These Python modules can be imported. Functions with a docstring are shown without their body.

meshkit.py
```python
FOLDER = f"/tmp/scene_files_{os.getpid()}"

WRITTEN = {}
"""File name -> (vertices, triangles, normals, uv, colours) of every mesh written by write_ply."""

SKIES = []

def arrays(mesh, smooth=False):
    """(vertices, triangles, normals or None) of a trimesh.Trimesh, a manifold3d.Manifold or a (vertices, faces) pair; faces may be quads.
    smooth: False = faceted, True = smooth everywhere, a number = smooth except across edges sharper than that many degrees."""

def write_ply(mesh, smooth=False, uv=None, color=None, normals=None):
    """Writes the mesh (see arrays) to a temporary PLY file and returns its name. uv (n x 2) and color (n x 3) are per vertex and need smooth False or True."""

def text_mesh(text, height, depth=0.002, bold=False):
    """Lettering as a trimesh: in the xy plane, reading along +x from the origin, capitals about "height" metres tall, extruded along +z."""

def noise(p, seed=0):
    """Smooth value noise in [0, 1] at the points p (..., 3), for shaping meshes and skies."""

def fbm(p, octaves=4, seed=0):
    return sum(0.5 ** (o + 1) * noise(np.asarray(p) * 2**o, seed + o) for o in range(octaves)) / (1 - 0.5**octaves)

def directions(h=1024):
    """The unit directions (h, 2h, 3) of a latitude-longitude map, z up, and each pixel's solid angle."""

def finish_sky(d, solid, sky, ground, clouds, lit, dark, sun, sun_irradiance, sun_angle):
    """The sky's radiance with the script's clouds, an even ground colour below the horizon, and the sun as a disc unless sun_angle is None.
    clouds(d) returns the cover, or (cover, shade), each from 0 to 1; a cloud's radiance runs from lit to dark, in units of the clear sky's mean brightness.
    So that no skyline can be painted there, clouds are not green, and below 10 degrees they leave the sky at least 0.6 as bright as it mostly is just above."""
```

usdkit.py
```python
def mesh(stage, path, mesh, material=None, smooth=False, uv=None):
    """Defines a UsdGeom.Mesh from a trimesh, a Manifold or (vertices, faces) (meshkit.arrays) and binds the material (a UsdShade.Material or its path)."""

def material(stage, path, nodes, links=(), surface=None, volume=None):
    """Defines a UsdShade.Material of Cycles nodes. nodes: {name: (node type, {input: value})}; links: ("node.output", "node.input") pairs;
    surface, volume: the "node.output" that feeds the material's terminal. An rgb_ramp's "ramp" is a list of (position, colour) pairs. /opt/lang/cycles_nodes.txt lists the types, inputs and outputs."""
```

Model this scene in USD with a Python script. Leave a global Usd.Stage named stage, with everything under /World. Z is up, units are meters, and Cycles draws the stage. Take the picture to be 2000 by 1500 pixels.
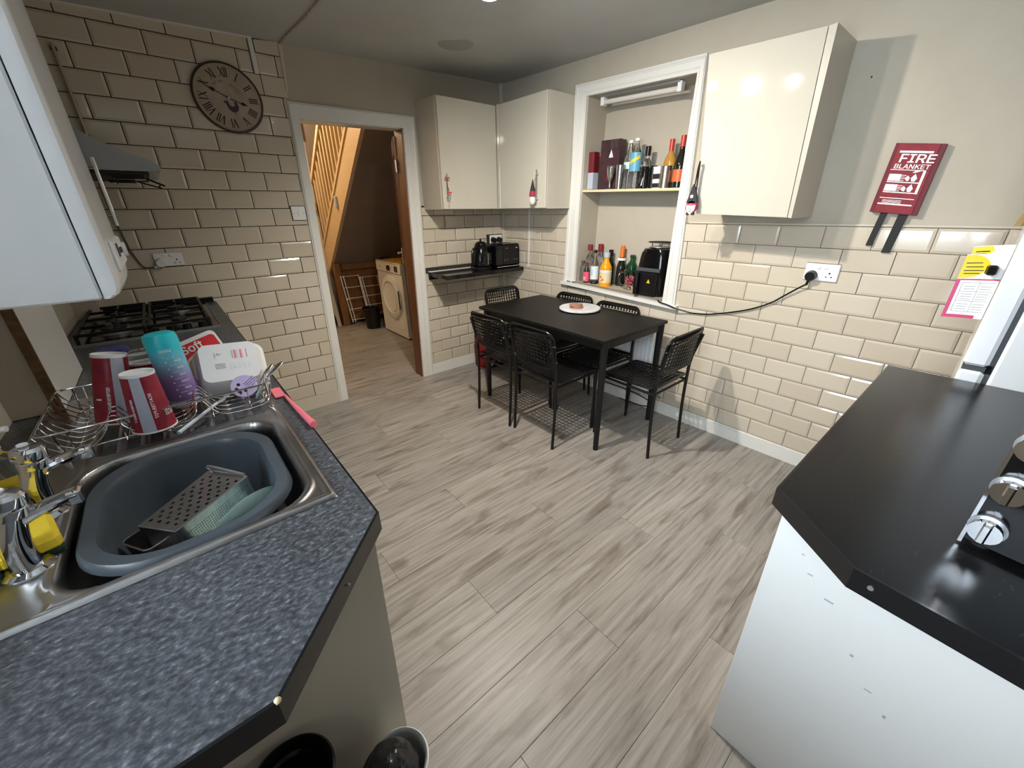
import math, random, numpy as np, trimesh, usdkit, meshkit
from pxr import Usd, UsdGeom, UsdLux, UsdShade, Gf, Sdf, Vt
from shapely.geometry import Polygon, box as sbox, Point
from shapely.ops import unary_union
random.seed(7); RNG = np.random.default_rng(11)
stage = Usd.Stage.CreateInMemory()
UsdGeom.SetStageUpAxis(stage, 'Z'); UsdGeom.SetStageMetersPerUnit(stage, 1.0)
UsdGeom.Xform.Define(stage, '/World')

# ------------------------------------------------------------------ camera, daylight, lamps, exposure
EXPOSURE = 0.6
CAM = np.array([-2.5702, -3.1463, 1.42])
YAW, PITCH, ROLL, FPX = 0.700397663, -0.416280359, -0.0112385313, 767.73
fw = np.array([math.sin(YAW)*math.cos(PITCH), math.cos(YAW)*math.cos(PITCH), math.sin(PITCH)])
r0 = np.array([math.cos(YAW), -math.sin(YAW), 0.0]); u0 = np.cross(r0, fw)
rt = math.cos(ROLL)*r0+math.sin(ROLL)*u0; up = -math.sin(ROLL)*r0+math.cos(ROLL)*u0
cam = UsdGeom.Camera.Define(stage, '/World/camera')
cam.AddTransformOp().Set(Gf.Matrix4d(*rt, 0, *up, 0, *(-fw), 0, *CAM, 1))
cam.CreateHorizontalApertureAttr(36.0); cam.CreateVerticalApertureAttr(27.0)
cam.CreateFocalLengthAttr(36.0*FPX/2000.0); cam.CreateClippingRangeAttr(Gf.Vec2f(0.02, 60))
cam.CreateExposureAttr(EXPOSURE)

sky = UsdLux.DomeLight.Define(stage, '/World/sky'); sky.CreateIntensityAttr(0.8); sky.CreateColorAttr(Gf.Vec3f(0.78, 0.88, 1.0))
def rect_light(name, pos, rx, ry, rz, w, h, inten, col):
    l = UsdLux.RectLight.Define(stage, '/World/'+name)
    l.AddTranslateOp().Set(Gf.Vec3d(*pos)); l.AddRotateXYZOp().Set(Gf.Vec3f(rx, ry, rz))
    l.CreateWidthAttr(w); l.CreateHeightAttr(h); l.CreateIntensityAttr(inten); l.CreateColorAttr(Gf.Vec3f(*col)); return l
def sphere_light(name, pos, rad, inten, col):
    l = UsdLux.SphereLight.Define(stage, '/World/'+name)
    l.AddTranslateOp().Set(Gf.Vec3d(*pos)); l.CreateRadiusAttr(rad); l.CreateIntensityAttr(inten); l.CreateColorAttr(Gf.Vec3f(*col)); return l
# daylight arriving through the window over the sink (outside the glass, facing +x)
DAY = rect_light('window_daylight', (-3.22, -2.92, 1.62), 0, -90, 0, 1.02, 1.20, 9.5, (0.80, 0.90, 1.0))
# bulbs of the ceiling spotlight bar
LAMPS = [(-1.28, -1.50, 2.205), (-1.46, -1.69, 2.20), (-1.60, -1.90, 2.205)]
for i, (p, e) in enumerate(zip(LAMPS, (230.0, 2400.0, 560.0))):
    sl_ = sphere_light('lamp_bulb_%d' % (i+1), p, 0.03, e, (1.0, 0.93, 0.83)); sl_.AddRotateYOp().Set((-4.0, -26.0, -30.0)[i]); sh_ = UsdLux.ShapingAPI.Apply(sl_.GetPrim())
    sh_.CreateShapingConeAngleAttr(86.0); sh_.CreateShapingConeSoftnessAttr(0.8)
# warm lamp above the stairs in the hall
sphere_light('hall_bulb', (-1.60, 2.02, 2.60), 0.06, 190.0, (1.0, 0.80, 0.56))

# ------------------------------------------------------------------ helpers
BASE = {}
GROUPS = {'double_socket': 'double wall sockets', 'plug': 'plugs in the wall sockets', 'tap': 'pillar taps on the sink', 'sponge': 'sponges on the sink ledge', 'paper_cup': 'red paper cups in the dish rack',
          'corner_cupboard': 'cupboards in the corner', 'gnome_ornament': 'gnomes hanging on cupboard handles', 'leaflet': 'leaflets on the fridge front', 'drink_can': 'cans on the niche shelf',
          'soda_bottle': 'soda bottles on the niche shelf', 'gin_bottle': 'red-stoppered bottles on the niche sill', 'spirit_gift_box': 'gift boxes on the niche shelf', 'drinking_glass': 'clear tumblers in the dish rack'}
def numbered(path):
    if not stage.GetPrimAtPath(path): return path
    k = 1
    while stage.GetPrimAtPath('%s_%03d' % (path, k)): k += 1
    return '%s_%03d' % (path, k)
def tag(prim, label=None, cat=None, group=None, kind=None):
    for k, v in (('label', label), ('category', cat), ('group', group), ('kind', kind)):
        if v: prim.SetCustomDataByKey(k, v)
def thing(name, label, cat, loc=(0, 0, 0), rz=0.0, group=None, kind=None):
    p = numbered('/World/'+name); x = UsdGeom.Xform.Define(stage, p)
    x.AddTranslateOp().Set(Gf.Vec3d(*map(float, loc))); x.AddRotateZOp().Set(float(rz))
    tag(x.GetPrim(), label, cat, group or GROUPS.get(name), kind); BASE[p] = (np.array(loc, float), rz); return p
def part(parent, name, m, mt, smooth=30, label=None, local=False, kind=None):
    """a mesh given in world coordinates, kept under its thing's base"""
    p = numbered(parent+'/'+name)
    top = '/'.join(parent.split('/')[:3])
    if not isinstance(m, trimesh.Trimesh): m = trimesh.Trimesh(*m, process=False)
    if not local and top in BASE:
        loc, rz = BASE[top]; a = math.radians(-rz); v = np.array(m.vertices)-loc
        c, s = math.cos(a), math.sin(a)
        v = np.stack([c*v[:, 0]-s*v[:, 1], s*v[:, 0]+c*v[:, 1], v[:, 2]], 1)
        m = trimesh.Trimesh(v, m.faces, process=False)
    usdkit.mesh(stage, p, m, mt, smooth)
    if label or kind: tag(stage.GetPrimAtPath(p), label, kind=kind)
    return p
def copy(src, loc, rz, label, group=None):
    s = stage.GetPrimAtPath(src); p = numbered('/World/'+s.GetName()); x = UsdGeom.Xform.Define(stage, p); q = x.GetPrim()
    x.AddTranslateOp().Set(Gf.Vec3d(*map(float, loc))); x.AddRotateZOp().Set(float(rz))
    q.GetReferences().AddInternalReference(Sdf.Path(src)); q.SetInstanceable(True)
    tag(q, label, s.GetCustomDataByKey('category'), group); return p

def cat(*ms):
    ms = [m for m in ms]; return trimesh.util.concatenate(ms)
def bx(x0, x1, y0, y1, z0, z1, b=0.0):
    x0, x1 = min(x0, x1), max(x0, x1); y0, y1 = min(y0, y1), max(y0, y1); z0, z1 = min(z0, z1), max(z0, z1)
    b = min(b, .45*min(x1-x0, y1-y0, z1-z0))
    if b <= 0:
        m = trimesh.creation.box((x1-x0, y1-y0, z1-z0)); m.apply_translation(((x0+x1)/2, (y0+y1)/2, (z0+z1)/2)); return m
    P = []
    for sx in (0, 1):
        for sy in (0, 1):
            for sz in (0, 1):
                c = np.array([(x0, x1)[sx], (y0, y1)[sy], (z0, z1)[sz]]); d = np.array([1-2*sx, 1-2*sy, 1-2*sz])*b
                for k in range(3):
                    q = c+d; q[k] = c[k]; P.append(q)
    return trimesh.Trimesh(np.array(P)).convex_hull
def lathe(prof, n=32, c=(0, 0, 0)):
    prof = [(max(r, 1e-4), z) for r, z in prof]; k = len(prof); a = np.arange(n)*2*math.pi/n
    v = np.array([[r*math.cos(t), r*math.sin(t), z] for r, z in prof for t in a])+np.array(c)
    f = []
    for i in range(k-1):
        for j in range(n):
            p, q = i*n+j, i*n+(j+1) % n; f += [(p, q, q+n), (p, q+n, p+n)]
    return trimesh.Trimesh(v, np.array(f), process=False)
def solid_lathe(prof, n=32, c=(0, 0, 0)):
    return lathe([(0, prof[0][1])]+list(prof)+[(0, prof[-1][1])], n, c)
def tube(pts, r, n=8, closed=False):
    P = np.array(pts, float); k = len(P); rr = np.full(k, r) if np.isscalar(r) else np.array(r, float)
    if closed: T = np.roll(P, -1, 0)-np.roll(P, 1, 0)
    else:
        T = np.gradient(P, axis=0)
    T /= np.linalg.norm(T, axis=1, keepdims=True)+1e-12
    nrm = np.cross(T[0], [0, 0, 1.0]);
    if np.linalg.norm(nrm) < .1: nrm = np.cross(T[0], [1.0, 0, 0])
    nrm /= np.linalg.norm(nrm); V = []
    for i in range(k):
        nrm = nrm-T[i]*np.dot(nrm, T[i]); nrm /= np.linalg.norm(nrm)+1e-12; b = np.cross(T[i], nrm)
        for j in range(n):
            a = 2*math.pi*j/n; V.append(P[i]+rr[i]*(math.cos(a)*nrm+math.sin(a)*b))
    F = []
    for i in range(k if closed else k-1):
        i2 = (i+1) % k
        for j in range(n):
            j2 = (j+1) % n; F += [(i*n+j, i*n+j2, i2*n+j2), (i*n+j, i2*n+j2, i2*n+j)]
    if not closed:
        V += [P[0], P[-1]]; a, b = k*n, k*n+1
        for j in range(n):
            j2 = (j+1) % n; F += [(a, j2, j), (b, (k-1)*n+j, (k-1)*n+j2)]
    m = trimesh.Trimesh(np.array(V), np.array(F), process=False)
    if m.volume < 0: m.invert()
    return m
def smooth_path(pts, k=6):
    """Catmull-Rom through pts"""
    P = np.array(pts, float); P = np.vstack([2*P[0]-P[1], P, 2*P[-1]-P[-2]]); out = []
    for i in range(1, len(P)-2):
        for t in np.arange(k)/k:
            a, b, c, d = P[i-1], P[i], P[i+1], P[i+2]
            out.append(.5*((2*b)+(-a+c)*t+(2*a-5*b+4*c-d)*t*t+(-a+3*b-3*c+d)*t**3))
    out.append(P[-2]); return np.array(out)
def rrect(x0, x1, y0, y1, r, q=6): return sbox(x0+r, y0+r, x1-r, y1-r).buffer(r, quad_segs=q)
def ext(poly, h):
    gs = getattr(poly, 'geoms', [poly]); return cat(*[trimesh.creation.extrude_polygon(g, h, engine='earcut') for g in gs if g.area > 1e-9])
def orient(m, o, xd, yd):
    xd = np.array(xd, float); xd /= np.linalg.norm(xd); yd = np.array(yd, float); yd -= xd*np.dot(xd, yd); yd /= np.linalg.norm(yd)
    M = np.eye(4); M[:3, 0] = xd; M[:3, 1] = yd; M[:3, 2] = np.cross(xd, yd); M[:3, 3] = o
    m = m.copy(); m.apply_transform(M); return m
FAR = ((1, 0, 0), (0, 0, 1))      # flat on the far wall, facing the room
RIGHT = ((0, -1, 0), (0, 0, 1))   # flat on the right wall, facing the room
def quadx(q, x0, x1):
    """slab: polygon q of (y, z) from x0 to x1"""
    m = ext(Polygon(q), abs(x1-x0)); v = np.array(m.vertices); x = min(x0, x1)
    m = trimesh.Trimesh(np.stack([v[:, 2]+x, v[:, 0], v[:, 1]], 1), m.faces, process=False)
    return m
def quady(q, y0, y1):
    """slab: polygon q of (x, z) from y0 to y1"""
    m = ext(Polygon(q) if not hasattr(q, 'geom_type') else q, abs(y1-y0)); v = np.array(m.vertices); y = max(y0, y1)
    return trimesh.Trimesh(np.stack([v[:, 0], y-v[:, 2], v[:, 1]], 1), m.faces, process=False)
def cyl(p, q, r, n=20, r2=None): return tube([p, q], [r, r if r2 is None else r2], n)
def disc(r, h, n=32): return solid_lathe([(r*.98, 0), (r, h*.15), (r, h*.8), (r*.97, h)], n)
def move(m, x=0, y=0, z=0): m = m.copy(); m.apply_translation((x, y, z)); return m
def rot(m, ax, deg, pt=(0, 0, 0)):
    m = m.copy(); m.apply_transform(trimesh.transformations.rotation_matrix(math.radians(deg), ax, pt)); return m
def text(s, h, o, xd, yd, bold=False, depth=.0008, center=False):
    m = meshkit.text_mesh(s, h, depth, bold)
    if center: m.apply_translation((-m.bounds[:, 0].mean(), 0, 0))
    return orient(m, o, xd, yd)

# ------------------------------------------------------------------ materials
LOOKS = '/World/Looks/'
def mat(name, c, rough=.5, metal=0., coat=0., noise=None, bump=None, trans=0., ior=1.5, emit=None, spec=.5, alpha=None, sheen=0.):
    """noise = (scale, second colour, detail[, stretch xyz]); bump = (scale, strength, distance)"""
    n = {'p': ('principled_bsdf', {'base_color': c, 'roughness': rough, 'metallic': metal, 'specular_ior_level': spec, 'ior': ior})}; L = []
    if coat: n['p'][1]['coat_weight'] = coat; n['p'][1]['coat_roughness'] = .04
    if trans: n['p'][1]['transmission_weight'] = trans
    if sheen: n['p'][1]['sheen_weight'] = sheen
    if alpha is not None: n['p'][1]['alpha'] = alpha
    if emit: n['p'][1]['emission_color'] = emit[0]; n['p'][1]['emission_strength'] = emit[1]
    if noise or bump: n['g'] = ('geometry', {})
    if noise:
        st = noise[3] if len(noise) > 3 else (1, 1, 1)
        n['m'] = ('mapping', {'scale': st}); n['n'] = ('noise_texture', {'scale': noise[0], 'detail': noise[2], 'roughness': .6})
        lo, hi = noise[4] if len(noise) > 4 else (.35, .65)
        n['r'] = ('rgb_ramp', {'ramp': [(lo, c), (hi, noise[1])]})
        L += [('g.position', 'm.vector'), ('m.vector', 'n.vector'), ('n.fac', 'r.fac'), ('r.color', 'p.base_color')]
    if bump:
        n['bn'] = ('noise_texture', {'scale': bump[0], 'detail': 4.0}); n['b'] = ('bump', {'strength': bump[1], 'distance': bump[2]})
        L += [('g.position', 'bn.vector'), ('bn.fac', 'b.height'), ('b.normal', 'p.normal')]
    return usdkit.material(stage, LOOKS+name, n, L, surface='p.BSDF')

M = {}
def mk(name, *a, **k): M[name] = mat(name, *a, **k)
mk('paint_magnolia', (.44, .395, .32), .7, noise=(2.5, (.475, .43, .35), 3.), bump=(60, .15, .002))
mk('paint_pale', (.58, .53, .44), .6, bump=(40, .1, .002))
mk('ceiling_white', (.45, .455, .445), .75, noise=(1.6, (.51, .515, .50), 5.), bump=(90, .2, .002))
mk('ceiling_patch', (.37, .37, .36), .8)
mk('ceiling_joint', (.35, .31, .27), .8, noise=(40, (.5, .47, .42), 3.))
mk('white_gloss', (.74, .73, .69), .3)
mk('cream_door', (.55, .52, .44), .045)
mk('cream_side', (.52, .48, .40), .35)
mk('cream_panel', (.62, .57, .48), .4)
mk('white_panel', (.74, .73, .70), .3, noise=(1.2, (.76, .75, .72), 2.))
mk('grout_dark', (.035, .028, .022), .9)
mk('grout_grey', (.19, .165, .135), .9)
for i, (a, b, cc) in enumerate(((.59, .525, .42), (.57, .50, .40), (.61, .545, .445))): mk('tile_glaze_%d' % i, (a, b, cc), .12, coat=.3)
mk('steel', (.60, .60, .60), .24, metal=1., noise=(30, (.50, .50, .50), 3., (1, 12, 1)))
mk('steel_sink', (.52, .515, .51), .30, metal=1., noise=(14, (.44, .43, .425), 4.), bump=(120, .05, .0006))
mk('chrome', (.80, .80, .82), .06, metal=1.)
mk('black_plastic', (.007, .007, .0075), .3, spec=.35)
mk('black_gloss', (.004, .004, .0045), .10)
mk('black_metal', (.007, .007, .0075), .4, noise=(40, (.010, .010, .010), 2.), spec=.3)
mk('black_matte', (.01, .01, .01), .7)
mk('black_wood', (.005, .0047, .0043), .45, noise=(9, (.011, .010, .009), 4., (14, 1, 14)), spec=.22)
mk('dark_worktop', (.007, .007, .0075), .24, noise=(38, (.055, .057, .060), 4., (1.6, 3.4, 1), (.66, .86)), bump=(200, .06, .0005), spec=.3)
mk('worktop_edge', (.008, .008, .009), .22)
mk('white_plastic', (.78, .79, .80), .3)
mk('white_enamel', (.80, .81, .82), .22, coat=.3)
mk('grey_gap', (.06, .065, .07), .6)
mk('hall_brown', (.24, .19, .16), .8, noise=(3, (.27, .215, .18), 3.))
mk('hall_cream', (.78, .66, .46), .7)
mk('pine', (.68, .49, .29), .4, noise=(5, (.74, .55, .34), 4., (12, 1, 12)))
mk('mahogany', (.10, .032, .014), .35, noise=(6, (.14, .05, .022), 4., (14, 14, 1)))
mk('brown_wood', (.20, .085, .028), .5, noise=(5, (.29, .13, .045), 4., (12, 12, 1)))
mk('chipboard', (.13, .07, .03), .8, noise=(45, (.22, .13, .06), 3.))
mk('red_card', (.20, .010, .018), .45, noise=(18, (.26, .014, .022), 3.), spec=.25)
mk('cup_red', (.22, .012, .030), .4, noise=(22, (.33, .03, .045), 4.), spec=.3)
mk('red_dark', (.14, .008, .014), .45, spec=.25)
mk('bright_red', (.62, .015, .02), .3)
mk('paper_white', (.78, .78, .78), .5)
mk('yellow', (.80, .58, .02), .5)
mk('sponge_yellow', (.90, .66, .04), .85, bump=(180, .5, .002))
mk('scourer', (.015, .04, .03), .95)
mk('pink', (.80, .18, .22), .4)
mk('magenta', (.56, .05, .16), .5)
mk('grey_bowl', (.062, .076, .090), .35)
mk('mint', (.60, .82, .72), .3)
mk('glass', (1, 1, 1), .02, trans=1., ior=1.45)
mk('clear_plastic', (.95, .96, .97), .08, trans=1., ior=1.35)
mk('green_glass', (.02, .12, .04), .05, trans=.6)
mk('dark_glass', (.012, .014, .008), .06, coat=.4)
mk('amber_glass', (.75, .42, .10), .06, trans=.5)
mk('orange_juice', (.80, .33, .008), .2)
mk('pale_label', (.68, .74, .76), .4)
mk('blue_label', (.12, .36, .52), .4)
mk('pink_label', (.70, .10, .16), .4)
mk('orange_label', (.62, .12, .03), .4)
mk('black_label', (.015, .015, .015), .4)
mk('red_cap', (.22, .015, .025), .3)
mk('red_foil', (.50, .045, .03), .3)
mk('orange_cap', (.75, .17, .02), .35)
mk('blue_cap', (.42, .52, .62), .4)
mk('navy_plastic', (.04, .05, .22), .2)
mk('silver', (.70, .70, .70), .22, metal=1.)
mk('wood_slice', (.36, .18, .12), .4)
mk('marble', (.72, .72, .73), .25, noise=(12, (.55, .55, .57), 6., (1, 1, 1), (.5, .8)))
mk('clock_face', (.34, .275, .21), .6, noise=(10, (.42, .345, .27), 4.))
mk('clock_rim', (.045, .028, .02), .5)
mk('print_dark', (.025, .015, .02), .6)
mk('print_faint', (.14, .10, .08), .6)
mk('print_purple', (.06, .03, .06), .6)
mk('print_grey', (.38, .40, .42), .6)
mk('print_pink', (.80, .25, .33), .6)
mk('gnome_black', (.02, .02, .024), .8)
mk('gnome_red', (.35, .02, .05), .8)
mk('gnome_white', (.66, .64, .62), .9, bump=(300, .6, .002))
mk('gnome_skin', (.55, .20, .17), .7)
mk('grey_metal', (.36, .37, .38), .35, metal=.7)
mk('lilac', (.50, .42, .66), .4)
mk('blue_grey', (.46, .52, .60), .35)
mk('potato', (.72, .60, .36), .5)
mk('tan_tape', (.48, .31, .12), .6)
mk('blue_tape', (.05, .12, .25), .5)
mk('bulb', (1, .95, .85), .3, emit=((1, .9, .74), 6.))
mk('dirty_tube', (.62, .60, .56), .35)
mk('pot_band', (.40, .42, .50), .4)
mk('green_bag', (.05, .25, .10), .6)
mk('copper_pipe', (.42, .34, .26), .35, metal=.4)
mk('cable_brown', (.10, .08, .065), .6)
mk('bin_liner', (.012, .012, .013), .25, bump=(25, .6, .01))
mk('yellow_mustard', (.50, .28, .02), .6)
mk('dark_red_box', (.16, .012, .02), .35)
mk('purple_box', (.028, .016, .024), .4, noise=(14, (.07, .02, .025), 3.))
# window pane: lets daylight through
M['pane'] = usdkit.material(stage, LOOKS+'pane', {'t': ('transparent_bsdf', {'color': (.97, .98, .98)}), 'g': ('glossy_bsdf', {'color': (1, 1, 1), 'roughness': .02}), 'f': ('fresnel', {'IOR': 1.45}), 'x': ('mix_closure', {})},
    [('f.fac', 'x.fac'), ('t.BSDF', 'x.closure1'), ('g.BSDF', 'x.closure2')], surface='x.closure')
# bottle that fades from turquoise (its base, uppermost) to violet
M['fade_bottle'] = usdkit.material(stage, LOOKS+'fade_bottle', {'g': ('geometry', {}), 's': ('separate_xyz', {}), 'r': ('map_range', {'from_min': .95, 'from_max': 1.13, 'clamp': True}),
    'c': ('rgb_ramp', {'ramp': [(0., (.20, .12, .34)), (.38, (.30, .22, .52)), (.62, (.22, .52, .70)), (.85, (.03, .62, .74)), (1., (.02, .60, .70))]}), 'p': ('principled_bsdf', {'roughness': .3, 'transmission_weight': .15})},
    [('g.position', 's.vector'), ('s.z', 'r.value'), ('r.result', 'c.fac'), ('c.color', 'p.base_color')], surface='p.BSDF')
# grey oak laminate: grain along x, every plank with its own shift and tone
M['oak_plank'] = usdkit.material(stage, LOOKS+'oak_plank', {
    'g': ('geometry', {}), 'o': ('object_info', {}), 'k': ('combine_xyz', {}), 'm10': ('math', {'math_type': 'multiply', 'value2': 37.0}),
    'add': ('vector_math', {'math_type': 'add'}), 'm': ('mapping', {'scale': (1.0, 22.0, 1.0)}), 'n': ('noise_texture', {'scale': 2.4, 'detail': 7.0, 'roughness': .66, 'distortion': .25}),
    'r': ('rgb_ramp', {'ramp': [(.26, (.13, .113, .097)), (.42, (.255, .234, .210)), (.55, (.325, .302, .275)), (.74, (.40, .378, .350))]}),
    'm2': ('mapping', {'scale': (1.6, 7.0, 1.0)}), 'n2': ('noise_texture', {'scale': 2.2, 'detail': 4.0, 'distortion': .5}), 'r2': ('rgb_ramp', {'ramp': [(.30, (.62, .58, .54)), (.46, (1., 1., 1.)), (.62, (1., 1., 1.)), (.8, (1.1, 1.09, 1.07))]}),
    'mx': ('mix', {'mix_type': 'multiply', 'fac': 1.0}), 'tone': ('map_range', {'to_min': .90, 'to_max': 1.08}), 'tc': ('combine_xyz', {}), 'mx2': ('mix', {'mix_type': 'multiply', 'fac': 1.0}),
    'b': ('bump', {'strength': .12, 'distance': .002}), 'p': ('principled_bsdf', {'roughness': .42, 'specular_ior_level': .4})},
    [('o.random', 'm10.value1'), ('m10.value', 'k.x'), ('m10.value', 'k.y'), ('g.position', 'add.vector1'), ('k.vector', 'add.vector2'), ('add.vector', 'm.vector'), ('m.vector', 'n.vector'), ('n.fac', 'r.fac'),
     ('add.vector', 'm2.vector'), ('m2.vector', 'n2.vector'), ('n2.fac', 'r2.fac'), ('r.color', 'mx.color1'), ('r2.color', 'mx.color2'), ('o.random', 'tone.value'), ('tone.result', 'tc.x'), ('tone.result', 'tc.y'), ('tone.result', 'tc.z'),
     ('mx.color', 'mx2.color1'), ('tc.vector', 'mx2.color2'), ('mx2.color', 'p.base_color'), ('n.fac', 'b.height'), ('b.normal', 'p.normal')], surface='p.BSDF')
# speckled blue-grey laminate of the sink run
M['speckle_worktop'] = usdkit.material(stage, LOOKS+'speckle_worktop', {
    'g': ('geometry', {}), 'm': ('mapping', {'scale': (1.0, 1.5, 1.0), 'rotation': (0, 0, .5)}), 'n': ('noise_texture', {'scale': 88.0, 'detail': 7.0, 'roughness': .65}),
    'r': ('rgb_ramp', {'ramp': [(.34, (.026, .030, .035)), (.48, (.055, .061, .070)), (.60, (.105, .113, .126)), (.74, (.28, .29, .31))]}),
    'n2': ('noise_texture', {'scale': 5.0, 'detail': 3.0}), 'r2': ('rgb_ramp', {'ramp': [(.3, (.85, .85, .85)), (.7, (1.12, 1.12, 1.12))]}), 'mx': ('mix', {'mix_type': 'multiply', 'fac': 1.0}),
    'b': ('bump', {'strength': .12, 'distance': .0006}), 'p': ('principled_bsdf', {'roughness': .36})},
    [('g.position', 'm.vector'), ('m.vector', 'n.vector'), ('n.fac', 'r.fac'), ('g.position', 'n2.vector'), ('n2.fac', 'r2.fac'), ('r.color', 'mx.color1'), ('r2.color', 'mx.color2'), ('mx.color', 'p.base_color'), ('n.fac', 'b.height'), ('b.normal', 'p.normal')], surface='p.BSDF')

# ------------------------------------------------------------------ the room
CZ = lambda x, y: 2.395+.030*x+.032*max(y, -2.2)         # the old ceiling sags towards the sink
S = 'structure'
# floor: laminate planks along x
fl = thing('floor', 'grey oak laminate floor running on through the doorway into the hall', 'floor', (-1.5, -1.2, 0), kind=S)
part(fl, 'underlay', bx(-3.05, .35, -4.65, 2.6, -.06, -.008), M['black_matte'], False)
PW, y, row = .192, -4.62, 0
while y < 2.5:
    hall = y > .0
    xa, xb = (-2.6, .3) if hall else (-3.0, .0)
    off = (.0, .43, .81, .22, .64)[row % 5]; x = xa-1.285+off*1.285
    while x < xb:
        a, b = max(x, xa), min(x+1.285, xb)
        if b-a > .03: part(fl, 'plank', bx(a+.0004, b-.0004, y+.0004, min(y+PW, 2.5)-.0004, -.008, 0, .0007), M['oak_plank'], False)
        x += 1.285
    y += PW; row += 1

# ceiling
ce = thing('ceiling', 'off-white ceiling with a sagging painted finish', 'ceiling', (-1.5, -2, 2.3), kind=S)
gx, gy = (-3.05, -1.70, .05), (-4.65, -2.2, .02)
def ceil_slab(x0, x1, dz=0):
    V, F = [], []
    for yy in gy:
        for xx in (x0, x1): V += [(xx, yy, CZ(xx, yy)+dz), (xx, yy, CZ(xx, yy)+.06)]
    for i in (0, 4): F += [(i, i+4, i+6), (i, i+6, i+2), (i+1, i+3, i+7), (i+1, i+7, i+5), (i, i+1, i+5), (i, i+5, i+4), (i+2, i+6, i+7), (i+2, i+7, i+3)]
    F += [(0, 2, 3), (0, 3, 1), (8, 9, 11), (8, 11, 10)]
    m = trimesh.Trimesh(np.array(V), np.array(F), process=False); return m
part(ce, 'plaster_panel', ceil_slab(-3.05, -1.70), M['ceiling_white'], False)
part(ce, 'plaster_panel', ceil_slab(-1.70, .05), M['ceiling_white'], False)
jt = [(-1.70+.004*math.sin(9*t), t, CZ(-1.70, t)-.001) for t in np.linspace(-2.2, -.01, 24)]
part(ce, 'joint_strip', tube(jt, .009, 6), M['ceiling_joint'])
part(ce, 'painted_over_patch', move(solid_lathe([(.105, 0), (.11, .002)], 40), -.866, -.629, CZ(-.866, -.629)-.003), M['ceiling_patch'], label='round darker patch on the ceiling where an old light was')

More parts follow.
